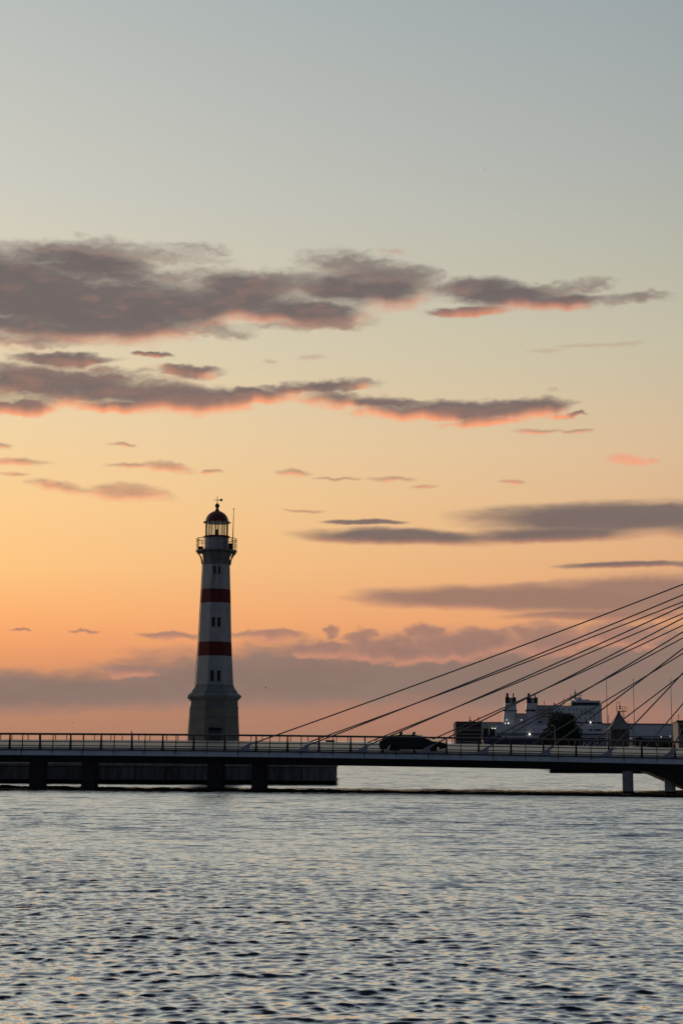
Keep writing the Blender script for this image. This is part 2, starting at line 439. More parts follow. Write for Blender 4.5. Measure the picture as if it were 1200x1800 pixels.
class MB:
    """collects shapes, then links them as one mesh object"""
    def __init__(self):
        self.v, self.f = [], []

    def add(self, verts, faces):
        o = len(self.v)
        self.v += [tuple(p) for p in verts]
        self.f += [tuple(i + o for i in f) for f in faces]
        return self

    def box(self, x0, x1, y0, y1, z0, z1):
        return self.add([(x0, y0, z0), (x1, y0, z0), (x1, y1, z0), (x0, y1, z0), (x0, y0, z1), (x1, y0, z1), (x1, y1, z1), (x0, y1, z1)],
                        [(0, 3, 2, 1), (4, 5, 6, 7), (0, 1, 5, 4), (1, 2, 6, 5), (2, 3, 7, 6), (3, 0, 4, 7)])

    def hexa(self, lo, hi):
        """lo, hi: four points each, counter-clockwise seen from above"""
        return self.add(list(lo) + list(hi), [(0, 3, 2, 1), (4, 5, 6, 7), (0, 1, 5, 4), (1, 2, 6, 5), (2, 3, 7, 6), (3, 0, 4, 7)])

    def lathe(self, prof, n=24, phase=0.0, cx=0.0, cy=0.0, caps=True):
        """prof: (radius, z) from bottom to top"""
        vs, fs = [], []
        for r, z in prof:
            for k in range(n):
                a = phase + 2 * math.pi * k / n
                vs.append((cx + r * math.cos(a), cy + r * math.sin(a), z))
        for j in range(len(prof) - 1):
            for k in range(n):
                k2 = (k + 1) % n
                fs.append((j * n + k, j * n + k2, (j + 1) * n + k2, (j + 1) * n + k))
        if caps:
            fs.append(tuple(range(n - 1, -1, -1)))
            fs.append(tuple((len(prof) - 1) * n + k for k in range(n)))
        return self.add(vs, fs)

    def prism(self, poly, axis, a, b):
        """extrude polygon `poly` (2D) along axis from a to b"""
        def P(p, q):
            return {'x': (q, p[0], p[1]), 'y': (p[0], q, p[1]), 'z': (p[0], p[1], q)}[axis]
        n = len(poly)
        vs = [P(p, a) for p in poly] + [P(p, b) for p in poly]
        fs = [tuple(range(n)), tuple(range(2 * n - 1, n - 1, -1))]
        fs += [(k, n + k, n + (k + 1) % n, (k + 1) % n) for k in range(n)]
        return self.add(vs, fs)

    def tube(self, pts, r, n=8, caps=True):
        pts = [Vector(p) for p in pts]
        rs = r if isinstance(r, (list, tuple)) else [r] * len(pts)
        vs, fs = [], []
        for i, p in enumerate(pts):
            d = (pts[min(i + 1, len(pts) - 1)] - pts[max(i - 1, 0)]).normalized()
            up = Vector((0, 0, 1)) if abs(d.z) < 0.95 else Vector((1, 0, 0))
            a = d.cross(up).normalized()
            b = a.cross(d).normalized()
            for k in range(n):
                t = 2 * math.pi * k / n
                vs.append(p + (a * math.cos(t) + b * math.sin(t)) * rs[i])
        for i in range(len(pts) - 1):
            for k in range(n):
                k2 = (k + 1) % n
                fs.append((i * n + k, i * n + k2, (i + 1) * n + k2, (i + 1) * n + k))
        if caps:
            fs.append(tuple(range(n - 1, -1, -1)))
            fs.append(tuple((len(pts) - 1) * n + k for k in range(n)))
        return self.add(vs, fs)

    def mesh(self, name, material, smooth=False, bevel=0.0):
        me = bpy.data.meshes.new(name)
        me.from_pydata(self.v, [], self.f)
        bm = bmesh.new()
        bm.from_mesh(me)
        bmesh.ops.recalc_face_normals(bm, faces=bm.faces)
        if bevel:
            bmesh.ops.bevel(bm, geom=[e for e in bm.edges if e.calc_face_angle(0) > 0.5], offset=bevel, segments=1, affect='EDGES', clamp_overlap=True)
        bm.to_mesh(me)
        bm.free()
        me.materials.append(material)
        if smooth:
            for p in me.polygons:
                p.use_smooth = True
            try:
                me.set_sharp_from_angle(angle=R(40))
            except Exception:
                pass
        return me

    def build(self, name, material, parent=None, smooth=False, bevel=0.0, loc=None):
        return put(name, self.mesh(name, material, smooth, bevel), parent, loc)


def put(name, me, parent=None, loc=None, rz=0.0):
    o = bpy.data.objects.new(name, me)
    COL.objects.link(o)
    o.parent = parent
    if loc is not None:
        o.location = loc
    if rz:
        o.rotation_euler.z = rz
    return o


def thing(name, label, cat, loc=(0, 0, 0), rz=0.0, group=None):
    o = put(name, None, None, loc, rz)
    return tag(o, label, cat, group)


def tag(o, label, cat, group=None):
    o['label'] = label
    o['category'] = cat
    if group:
        o['group'] = group
    return o


def structure(o):
    o['kind'] = 'structure'
    return o


# ------------------------------------------------------------------ water
def build_water():
    rng = np.random.default_rng(11)
    # rings round the viewer's quay, dense where the ripples can be seen
    r = [2.0]
    while r[-1] < 20000:
        q = r[-1]
        if q < 13:
            dr = 0.5
        elif q < 46:
            dr = 0.023 * max(1.0, q / 24.0)
        elif q < 150:
            dr = 0.048 * (q / 46.0) ** 2.2
        else:
            dr = 0.7 * (q / 150.0) ** 2
            dr = max(dr, q * 0.006)
        r.append(q + dr)
    r = np.array(r)
    fine_a = np.linspace(-16.5, 16.5, 460)
    coarse = np.linspace(16.5, 360 - 16.5, 80)[1:-1]
    ang = np.radians(np.concatenate([fine_a, coarse]))
    nr, na = len(r), len(ang)
    RR, AA = np.meshgrid(r, ang, indexing='ij')
    X, Y = RR * np.sin(AA), RR * np.cos(AA)
    Z = np.zeros_like(X)
    dX, dY = np.zeros_like(X), np.zeros_like(X)
    inner = (RR > 11) & (RR < 190)
    x, y, q = (g_[inner].astype(np.float32) for g_ in (X, Y, RR))
    z = np.zeros_like(x)
    hx, hy = np.zeros_like(x), np.zeros_like(x)
    # slow gusts make some patches rougher than others
    gust = 1.0 + 0.40 * np.sin(x * 0.13 + 0.4 + 1.1 * np.sin(y * 0.05)) * np.sin(y * 0.11 + 1.3 * np.sin(x * 0.06)) + 0.18 * np.sin(x * 0.045 - y * 0.19 + 2.0)
    nw = 92
    step = np.where(q < 46, 0.023 * np.maximum(1.0, q / 24.0), 0.048 * (q / 46.0) ** 2.2).astype(np.float32)
    for i in range(nw):
        lam = 0.075 * (1.1 / 0.075) ** (i / (nw - 1.0)) * rng.uniform(0.93, 1.07)
        k = 2 * math.pi / lam
        th = math.radians(-90 + rng.normal(3, 14 if lam < 0.3 else 9))            # crests mostly lie across the view
        ph = rng.uniform(0, 2 * math.pi)
        slope = 0.062 * min(1.0, (lam / 0.12) ** 0.5) * min(1.0, (0.19 / lam) ** 0.95)
        amp = slope / k
        kx, ky = k * math.cos(th), k * math.sin(th)
        t = kx * x + ky * y + ph
        # ripples the sheet can no longer carry are left to the surface finish
        keep = np.clip((lam / step - 2.6) / 2.0, 0, 1)
        a = amp * keep * gust
        z += a * (np.cos(t) + 0.28 * np.sin(2 * t))       # steeper on the side facing the viewer
        hx -= a * 0.85 * math.cos(th) * np.sin(t)
        hy -= a * 0.85 * math.sin(th) * np.sin(t)
    fade = np.clip((q - 11) / 3, 0, 1) * np.clip((190 - q) / 40, 0, 1)
    Z[inner] = z * fade
    dX[inner], dY[inner] = hx * fade, hy * fade
    co = np.empty((nr * na + 1, 3), dtype=np.float32)
    co[:-1, 0] = (X + dX).ravel()
    co[:-1, 1] = (Y + dY).ravel()
    co[:-1, 2] = Z.ravel()
    co[-1] = (0, 0, 0)
    i0 = (np.arange(nr - 1)[:, None] * na + np.arange(na)[None, :])
    j1 = (np.arange(na) + 1) % na
    i1 = (np.arange(nr - 1)[:, None] * na + j1[None, :])
    quads = np.stack([i0, i0 + na, i1 + na, i1], axis=-1).reshape(-1, 4)
    tri = np.stack([np.full(na, nr * na), np.arange(na), j1], axis=-1)
    me = bpy.data.meshes.new('water')
    nq, nt = len(quads), len(tri)
    me.vertices.add(len(co))
    me.vertices.foreach_set('co', co.ravel())
    me.loops.add(nq * 4 + nt * 3)
    me.loops.foreach_set('vertex_index', np.concatenate([quads.ravel(), tri.ravel()]).astype(np.int32))
    me.polygons.add(nq + nt)
    me.polygons.foreach_set('loop_start', np.concatenate([np.arange(nq) * 4, nq * 4 + np.arange(nt) * 3]).astype(np.int32))
    me.polygons.foreach_set('use_smooth', np.ones(nq + nt, dtype=bool))
    me.update(calc_edges=True)
    me.validate()
    m = bpy.data.materials.new('harbour_water')
    m.use_nodes = True
    t = m.node_tree
    t.nodes.remove(t.nodes['Principled BSDF'])
    N = NT(t)
    g = t.nodes.new('ShaderNodeNewGeometry')
    # ripples finer than the sheet: tilt the facets, steepest along the wind
    P_ = g.outputs['Position']
    half = (0.5, 0.5, 0.5)
    c1 = N.vmath('SUBTRACT', N.noise(N.vmath('MULTIPLY', P_, (0.9, 2.6, 1.0)), 3.4, 2.0, 0.6, 0.0, 'Color'), half)
    c2 = N.vmath('SUBTRACT', N.noise(N.vmath('MULTIPLY', P_, (0.5, 1.25, 1.0)), 1.0, 3.0, 0.65, 0.0, 'Color'), half)
    c3 = N.vmath('SUBTRACT', N.noise(N.vmath('MULTIPLY', P_, (0.16, 0.3, 1.0)), 1.0, 3.0, 0.65, 0.0, 'Color'), half)
    far_k = N.maprange(N.vmath('LENGTH', P_), 20.0, 62.0, 0.0, 1.0, 'LINEAR')
    near_t = N.vmath('MULTIPLY', c1, (0.2, 0.85, 0.0))
    far_t = N.vmath('ADD', N.vmath('MULTIPLY', c1, (0.2, 0.5, 0.0)), N.vmath('ADD', N.vmath('MULTIPLY', c2, (0.5, 2.2, 0.0)), N.vmath('MULTIPLY', c3, (0.3, 1.7, 0.0))))
    tilt = N.vmath('ADD', near_t, N.vmath('SCALE', far_t, scale=far_k))
    # facets leaning away beyond the line of sight are hidden behind their neighbours: show the facing ones
    lean = N.vmath('DOT_PRODUCT', tilt, g.outputs['Incoming'])
    up = N.sep(g.outputs['Incoming'])[2]
    hid = N.math('LESS_THAN', lean, N.math('MULTIPLY', up, -0.8))
    tilt = N.vmath('SCALE', tilt, scale=N.math('MULTIPLY_ADD', hid, -2.0, 1.0))
    # at a low angle the facets that face the eye fill most of the view
    face = N.vmath('SCALE', N.vmath('MULTIPLY', g.outputs['Incoming'], (1.0, 1.0, 0.0)), scale=N.math('MULTIPLY_ADD', far_k, 0.07, 0.03))
    nrm = N.vmath('NORMALIZE', N.vmath('ADD', N.vmath('ADD', g.outputs['Normal'], tilt), face))
    body = t.nodes.new('ShaderNodeBsdfDiffuse')
    body.inputs['Color'].default_value = (0.014, 0.018, 0.030, 1)
    gl = t.nodes.new('ShaderNodeBsdfGlossy')
    gl.inputs['Roughness'].default_value = 0.09
    gl.inputs['Color'].default_value = (1.0, 0.955, 0.885, 1)
    t.links.new(nrm, gl.inputs['Normal'])
    fr = t.nodes.new('ShaderNodeFresnel')
    fr.inputs['IOR'].default_value = 1.34
    t.links.new(nrm, fr.inputs['Normal'])
    mx = t.nodes.new('ShaderNodeMixShader')
    t.links.new(N.math('MULTIPLY', fr.outputs[0], 2.0, clamp=True), mx.inputs[0])
    t.links.new(body.outputs[0], mx.inputs[1])
    t.links.new(gl.outputs[0], mx.inputs[2])
    t.links.new(mx.outputs[0], t.nodes['Material Output'].inputs[0])
    me.materials.append(m)
    return structure(put('water', me))


build_water()

# ------------------------------------------------------------------ stone mole carrying the lighthouse
MOLE_TOP = 1.54
mole = thing('stone_mole', 'streaked grey concrete mole under the lighthouse, behind the bridge piers', 'quay', (-0.3, 113.6, 0))


def build_mole():
    core = MB()
    core.box(-80, -0.12, 0.12, 24, -2.0, MOLE_TOP - 0.24)
    core.build('core', M['dark_concrete'], mole)
    MB().box(-80, 0.10, -0.12, 24.2, MOLE_TOP - 0.236, MOLE_TOP).build('cap_slab', M['cap'], mole, bevel=0.03)
    x = 0.0
    i = 0
    while x > -60:
        w = random.uniform(2.2, 3.4)
        d = random.uniform(-0.05, 0.05)
        MB().box(x - w + 0.05, x, d, 0.3, 0.28, MOLE_TOP - 0.25).build('wall_panel', M['wall_a' if i % 3 else 'wall_b'], mole, bevel=0.025)
        x -= w
        i += 1
    MB().box(-60, 0.02, -0.10, 0.4, -1.5, 0.275).build('weed_band', M['weed'], mole, bevel=0.05)
    y = 0.32
    while y < 22:
        MB().box(-0.2, random.uniform(-0.03, 0.02), y, y + 2.9, 0.28, MOLE_TOP - 0.25).build('wall_panel', M['wall_b'], mole, bevel=0.025)
        y += 3.0


build_mole()

# ------------------------------------------------------------------ lighthouse
LY = 121.0
_b = at(374.6, 1302, LY)
LX = _b.x
LH_PX = 21.5


def lz(v):                       # height above the mole for a level read off the tower axis
    return at(374.6 + (1302 - v) * 0.018, v, LY).z - MOLE_TOP


def lr(px):                      # half width in photo pixels -> metres
    return px * LY / FPX * 1.012


light = thing('lighthouse', 'white octagonal lighthouse with two red bands and a dark red domed lantern', 'lighthouse', (LX, LY, MOLE_TOP))
# the tower turns one face 8.5 degrees to the right of the viewer; vertex phases follow
PH8 = R(-90 + 8.5 + 22.5)


def oct_lathe(prof, name, m, parent, caps=True, bevel=0.0):
    return MB().lathe([(lr(w) / 0.97, lz(v)) for w, v in prof], 8, PH8, caps=caps).build(name, m, parent, bevel=bevel)


base = oct_lathe([(46.5, 1342), (45.3, 1290), (43.6, 1262), (43.0, 1245.6)], 'base', M['base_stone'], light)
oct_lathe([(43.5, 1245.5), (43.5, 1242.6)], 'string_course', M['tower_grey'], light)
oct_lathe([(42.6, 1242.5), (42.0, 1232.2), (43.2, 1231), (45.5, 1228.5), (48.2, 1226.0), (48.0, 1223.5), (44.5, 1220.5), (41.0, 1218), (40.2, 1215), (37.8, 1212.5), (35.2, 1208), (34.2, 1204.2)], 'base_cornice', M['tower_grey'], light)
TOWER = [(33.8, 1204.2), (30.6, 1154.0), (29.2, 1129.0), (26.9, 1061.0), (25.9, 1037.0), (24.3, 993.5)]


def tower_w(v):
    for (w0, v0), (w1, v1) in zip(TOWER, TOWER[1:]):
        if v1 <= v <= v0:
            f = (v0 - v) / (v0 - v1)
            return w0 + (w1 - w0) * f
    return TOWER[-1][0]


tower = oct_lathe(TOWER, 'tower_shaft', M['tower_white'], light)
for va, vb in ((1153.6, 1129.2), (1060.8, 1036.9)):
    MB().lathe([(lr(tower_w(va)) / 0.97 + 0.006, lz(va)), (lr(tower_w(vb)) / 0.97 + 0.006, lz(vb))], 8, PH8).build('red_band', M['tower_red'], light)
oct_lathe([(44.4, 1262.6), (44.15, 1260.6)], 'plinth_joint', M['tower_grey'], light)
# corbelled head and drum
oct_lathe([(25.0, 993.4), (24.9, 991.5), (23.9, 991), (24.3, 982), (25.3, 975), (25.6, 971.4)], 'corbel', M['tower_grey'], light)
MB().lathe([(lr(21.0), lz(967.4)), (lr(20.9), lz(945.2))], 20, 0.1).build('drum', M['tower_white'], light, smooth=True)
# windows and door stand on the face turned to the viewer
FN = Vector((math.sin(R(8.5)), -math.cos(R(8.5)), 0))
FT = Vector((math.cos(R(8.5)), math.sin(R(8.5)), 0))
AP = math.cos(math.pi / 8)


def on_face(a, v, out, wfun):
    r = lr(wfun(v)) / 0.97 * AP + out
    p = FN * r + FT * a
    return (p.x, p.y, lz(v))


def face_slab(a0, a1, v0, v1, out0, out1, wfun):
    """slab lying on the sloping face, v0 lower edge, v1 upper edge"""
    mb = MB()
    lo = [on_face(a0, v0, out1, wfun), on_face(a1, v0, out1, wfun), on_face(a1, v0, out0, wfun), on_face(a0, v0, out0, wfun)]
    hi = [on_face(a0, v1, out1, wfun), on_face(a1, v1, out1, wfun), on_face(a1, v1, out0, wfun), on_face(a0, v1, out0, wfun)]
    return mb.hexa(lo, hi)


def slit_window(ac, w, v0, v1):
    win = face_slab(ac - w / 2, ac + w / 2, v0, v1, -0.02, 0.008, tower_w).build('window', M['hollow'], light)
    f = 0.025
    fr = MB()
    for (a0, a1, b0, b1) in ((ac - w / 2 - f, ac - w / 2, v0 + 0.5, v1 - 0.5), (ac + w / 2, ac + w / 2 + f, v0 + 0.5, v1 - 0.5)):
        s = face_slab(a0, a1, b0, b1, -0.02, 0.03, tower_w)
        fr.add(s.v, s.f)
    fr.build('frame', M['tower_grey'], win)
    face_slab(ac - w / 2 - 0.04, ac + w / 2 + 0.04, v0 + 1.3, v0 + 0.02, -0.02, 0.06, tower_w).build('sill', M['tower_grey'], win)


for (v0, v1, g, w) in ((1010.6, 998.0, 0.195, 0.155), (1103, 1087.2, 0.225, 0.215), (1198, 1180, 0.265, 0.25)):
    slit_window(-g, w, v0, v1)
    slit_window(g, w, v0, v1)


def base_w(v):
    pts = [(46.5, 1342), (45.3, 1290), (43.6, 1262), (43.0, 1245.6)]
    for (w0, v0), (w1, v1) in zip(pts, pts[1:]):
        if v1 <= v <= v0:
            return w0 + (w1 - w0) * (v0 - v) / (v0 - v1)
    return 43.0


door = face_slab(-0.5, 0.5, 1340, 1284.5, -0.05, 0.02, base_w).build('door', M['door_wood'], light)
face_slab(-0.5, 0.5, 1284.3, 1279.2, -0.05, 0.015, base_w).build('fanlight', M['hollow'], door)
frame = MB()
for a0, a1, v0, v1 in ((-0.66, -0.50, 1340, 1279.2), (0.50, 0.66, 1340, 1279.2), (-0.72, 0.72, 1279.2, 1275.2)):
    s = face_slab(a0, a1, v0, v1, -0.05, 0.09, base_w)
    frame.add(s.v, s.f)
frame.build('door_frame', M['tower_grey'], door)
h = MB()
p = Vector(on_face(0.38, 1312, 0.05, base_w))
h.tube([p, p + Vector((0, 0, 0.16))], 0.015, 6)
h.build('handle', M['black_iron'], door)
for k in range(3):
    a0 = -0.42 + k * 0.30
    face_slab(a0, a0 + 0.24, 1333, 1290, 0.0, 0.03, base_w).build('door_board', M['door_wood'], door)

# gallery
gal = MB().lathe([(lr(33.0), lz(970.9)), (lr(36.2), lz(970.1)), (lr(36.2), lz(968.4)), (lr(35), lz(967.9))], 16, PH8).build('gallery', M['tower_grey'], light)
nb = 12
for k in range(nb):
    a = PH8 + 2 * math.pi * (k + 0.5) / nb
    c, s = math.cos(a), math.sin(a)

    def q(rpx, v, off):
        r = lr(rpx)
        return (r * c - off * s, r * s + off * c, lz(v))
    br = MB()
    pts = [(25.2, 992.5), (25.9, 986), (28.0, 979.5), (31.0, 974.5), (34.8, 971.4)]
    br.tube([q(rp, v, 0) for rp, v in pts], [0.05, 0.055, 0.06, 0.06, 0.05], 6)
    br.tube([q(26.5, 972.2, 0), q(34.8, 972.2, 0)], 0.04, 6)
    br.build('bracket', M['gallery_iron'], gal)
npst = 16
for k in range(npst):
    a = PH8 + 2 * math.pi * k / npst
    r = lr(35.0)
    w = 0.04 if k % 4 == 0 else 0.02
    MB().tube([(r * math.cos(a), r * math.sin(a), lz(968.2)), (r * math.cos(a), r * math.sin(a), lz(947.6))], w, 6).build('railing_post', M['black_iron'], gal)
for v, rr in ((948.0, 0.03), (951.5, 0.014), (959, 0.011)):
    MB().tube([(lr(35.0) * math.cos(PH8 + 2 * math.pi * k / 32), lr(35.0) * math.sin(PH8 + 2 * math.pi * k / 32), lz(v)) for k in range(33)], rr, 6, caps=False).build('gallery_rail', M['black_iron'], gal)
cab = MB()
cab.box(1.05, 1.42, -0.9, -0.55, lz(967.6), lz(957.5))
cab.build('equipment_box', M['black_iron'], gal, bevel=0.02)
cab = MB()
cab.box(-1.45, -1.1, -0.35, 0.0, lz(967.6), lz(961.5))
cab.build('equipment_box', M['black_iron'], gal, bevel=0.02)
# lantern
lant = MB().lathe([(lr(22.8), lz(945.1)), (lr(23.2), lz(944.2)), (lr(22.8), lz(942.8)), (lr(20.5), lz(942.6))], 20, 0.1).build('lantern', M['dome_red'], light)
NG = 10
for k in range(NG):
    a = PH8 + 2 * math.pi * k / NG + 0.05
    b2 = PH8 + 2 * math.pi * (k + 1) / NG + 0.05
    r = lr(19.4)
    MB().tube([(r * math.cos(a), r * math.sin(a), lz(942.6)), (r * math.cos(a), r * math.sin(a), lz(919))], 0.045, 6).build('mullion', M['black_iron'], lant)
    r2 = r * 0.985
    da = (b2 - a) * 0.04
    P0, P1 = (r2 * math.cos(a + da), r2 * math.sin(a + da)), (r2 * math.cos(b2 - da), r2 * math.sin(b2 - da))
    q0, q1 = (P0[0] * 0.992, P0[1] * 0.992), (P1[0] * 0.992, P1[1] * 0.992)
    MB().hexa([(*P0, lz(942.2)), (*P1, lz(942.2)), (*q1, lz(942.2)), (*q0, lz(942.2))], [(*P0, lz(919.4)), (*P1, lz(919.4)), (*q1, lz(919.4)), (*q0, lz(919.4))]).build('pane', M['glass'], lant)
lampb = MB().lathe([(lr(5.2), lz(942.6)), (lr(5.0), lz(940.5)), (lr(3.2), lz(939.5)), (lr(3.6), lz(936.5)), (lr(2.2), lz(934.5)), (lr(1.6), lz(932.5)), (lr(2.4), lz(931.6)), (lr(1.8), lz(930.6))], 14)
lampb.build('beacon_lamp', M['black_iron'], lant, smooth=True)
dome = MB()
dome.lathe([(lr(24.2), lz(919.0)), (lr(24.4), lz(918.2)), (lr(22.5), lz(917.4)), (lr(20.4), lz(916.6)), (lr(19.9), lz(914)), (lr(18.6), lz(910)), (lr(16.6), lz(906.5)), (lr(13.4), lz(903)),
            (lr(9.4), lz(900.4)), (lr(5.6), lz(898.8)), (lr(3.6), lz(897.0)), (lr(2.4), lz(894.5)), (lr(2.1), lz(893.0))], 28, caps=True)
dome = dome.build('dome', M['dome_red'], light, smooth=True)
MB().lathe([(lr(2.0), lz(893.0)), (lr(3.4), lz(891.6)), (lr(4.1), lz(889.4)), (lr(3.6), lz(887.2)), (lr(2.0), lz(885.6)), (lr(0.7), lz(884.2))], 18).build('ball_finial', M['black_iron'], dome, smooth=True)
vane = MB()
vane.tube([(0, 0, lz(884.6)), (0, 0, lz(872.0))], [0.035, 0.018], 6)
vane.tube([(lr(-6.2), 0, lz(878.9)), (lr(9.0), 0, lz(878.9))], 0.022, 6)
vane.lathe([(0.02, lz(880.3)), (0.07, lz(878.9)), (0.02, lz(877.5))], 10)
vane.prism([(lr(3.6), lz(878.9)), (lr(5.2), lz(880.9)), (lr(9.4), lz(881.2)), (lr(8.2), lz(878.9)), (lr(9.4), lz(876.6)), (lr(5.2), lz(876.9))], 'y', -0.012, 0.012)
vane.build('weather_vane', M['black_iron'], dome)
rod = MB()
rod.tube([(lr(28.5), -0.35, lz(968)), (lr(28.7), -0.35, lz(950)), (lr(29.6), -0.35, lz(897))], [0.05, 0.045, 0.022], 6)
rod.tube([(lr(29.6), -0.35, lz(897)), (lr(29.65), -0.35, lz(894.0))], [0.045, 0.03], 6)
rod.build('lightning_rod', M['black_iron'], gal)
# ladder rail and cable run down the left edge
for rp, m_, rad in ((1.0, 'black_iron', 0.028),):
    a = R(-90 - 81.5 + 4)
    pts = []
    for v in range(1204, 992, -14):
        r = lr(tower_w(v)) / 0.97 * AP * rp + 0.05
        pts.append((r * math.cos(a), r * math.sin(a), lz(v)))
    MB().tube(pts, rad, 6).build('conduit', M[m_], light)

# ------------------------------------------------------------------ bridge
BA = Vector((-23.08, 100.0, 0.0))
BTH = math.atan2(-4.5, 45.12)
BE = Vector((math.cos(BTH), math.sin(BTH), 0))
BN = Vector((-math.sin(BTH), math.cos(BTH), 0))


def on_bridge(u, v, w=0.0):
    """(s, z) where the line of sight meets the upright plane w metres behind the near edge"""
    d = ray(u, v)
    o = EYE - (BA + BN * w)
    t = -o.dot(BN) / d.dot(BN)
    p = EYE + d * t
    return (p - BA).dot(BE), p.z


_k = [on_bridge(u, v) for u, v in ((0, 1316.3), (600, 1321.8), (1200, 1332.6))]


def deck(s):
    (a, za), (b, zb), (c, zc) = _k
    return za * (s - b) * (s - c) / ((a - b) * (a - c)) + zb * (s - a) * (s - c) / ((b - a) * (b - c)) + zc * (s - a) * (s - b) / ((c - a) * (c - b))


S0, S1 = -14.0, 62.0
bridge = thing('cable_stayed_bridge', 'long low dark bridge with blue-grey edge beam, railings and fanned stay cables', 'bridge', BA, BTH)
NS = 40
SS = [S0 + (S1 - S0) * i / NS for i in range(NS + 1)]


def strip(prof, s_list=None, closed=True):
    """sweep a cross-section of (w, dz) along the deck"""
    s_list = s_list or SS
    mb = MB()
    n = len(prof)
    vs = [(s, w, deck(s) + dz) for s in s_list for (w, dz) in prof]
    fs = []
    for i in range(len(s_list) - 1):
        for k in range(n if closed else n - 1):
            k2 = (k + 1) % n
            fs.append((i * n + k, i * n + k2, (i + 1) * n + k2, (i + 1) * n + k))
    if closed:
        fs.append(tuple(range(n)))
        fs.append(tuple((len(s_list) - 1) * n + k for k in range(n - 1, -1, -1)))
    return mb.add(vs, fs)


RISE = 0.62
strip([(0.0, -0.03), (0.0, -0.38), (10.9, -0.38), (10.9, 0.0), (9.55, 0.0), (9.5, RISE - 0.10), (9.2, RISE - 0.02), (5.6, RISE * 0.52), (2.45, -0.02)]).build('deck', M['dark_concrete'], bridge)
road = strip([(2.4, 0.004), (5.6, RISE * 0.52 + 0.024), (9.1, RISE + 0.004)], closed=False).build('carriageway', M['asphalt'], bridge)
strip([(0.2, 0.0), (0.2, 0.02), (2.2, 0.02), (2.2, 0.0)]).build('footway', M['asphalt'], bridge)
strip([(2.2, -0.01), (2.2, 0.13), (2.38, 0.13), (2.38, -0.01)]).build('kerb', M['concrete'], bridge)
strip([(0.9, -0.38), (1.1, -0.90), (9.4, -0.90), (9.6, -0.38)]).build('girder', M['girder'], bridge)
strip([(-0.06, 0.0), (-0.06, -0.06), (0.16, -0.06), (0.16, 0.0)]).build('edge_lip', M['dark_steel'], bridge)
# edge beam panels, one between each pair of seams
s38 = on_bridge(38.5, 1322)[0]
PITCHM = 2.08
k0 = int((S0 - s38) / PITCHM) + 1
k1 = int((S1 - s38) / PITCHM)
for k in range(k0, k1):
    a, b_ = s38 + k * PITCHM + 0.012, s38 + (k + 1) * PITCHM - 0.012
    e = random.uniform(-0.004, 0.004)
    strip([(-0.015 + e, -0.075), (-0.13 + e, -0.40), (0.1, -0.40), (0.1, -0.075)], [a, b_]).build('edge_panel', M['steel_blue'], bridge, bevel=0.008)
    if k0 <= k:
        z = deck(a)
        MB().box(a - 0.05, a - 0.005, -0.075, -0.002, z - 0.40, z - 0.062).build('seam_rib', M['dark_steel'], bridge)


# railings
def railing(w, s_first, pitch, top, heights, post_w, post_d, handrail=0.1):
    me = None
    k = int((S0 - s_first) / pitch) + 1
    while s_first + k * pitch < S1:
        s = s_first + k * pitch
        if me is None:
            mb = MB()
            b0, b1 = post_w, post_w * 0.55
            mb.hexa([(-b0 / 2, -post_d / 2, 0), (b0 / 2, -post_d / 2, 0), (b0 / 2, post_d / 2, 0), (-b0 / 2, post_d / 2, 0)],
                    [(-b1 / 2, -post_d / 3, top - 0.07), (b1 / 2, -post_d / 3, top - 0.07), (b1 / 2, post_d / 3, top - 0.07), (-b1 / 2, post_d / 3, top - 0.07)])
            mb.box(-b0 * 0.9, b0 * 0.9, -post_d * 0.8, post_d * 0.8, 0, 0.02)
            me = mb.mesh('railing_post', M['rail_steel'])
        put('railing_post', me, bridge, (s, w, deck(s) + (0.02 if w < 3 else 0.0)))
        k += 1
    strip([(w - handrail * 0.5, top - 0.10), (w + handrail * 0.5, top - 0.10), (w + handrail * 0.55, top - 0.02), (w + handrail * 0.25, top), (w - handrail * 0.25, top), (w - handrail * 0.55, top - 0.02)]).build('hand_rail', M['hand_rail'], bridge)
    for h_ in heights:
        strip([(w - 0.025, h_ - 0.028), (w + 0.025, h_ - 0.028), (w + 0.025, h_ + 0.028), (w - 0.025, h_ + 0.028)]).build('lower_rail', M['rail_steel'], bridge)


s_post = on_bridge(17.9, 1303, 0.3)[0]
railing(0.3, s_post, PITCHM, 1.07, (0.50, 0.235), 0.15, 0.09, 0.16)
railing(10.7, s_post + 0.9, PITCHM, 1.06, (0.50, 0.235), 0.08, 0.06, 0.09)
# slim stanchions on the edge seams and inner guard
slim = MB().box(-0.026, 0.026, -0.026, 0.026, 0, 1.0).mesh('stanchion', M['rail_steel'])
for k in range(k0, k1):
    s = s38 + k * PITCHM
    put('stanchion', slim, bridge, (s, 0.12, deck(s)))
    put('stanchion', slim, bridge, (s + 1.25, 10.55, deck(s)))

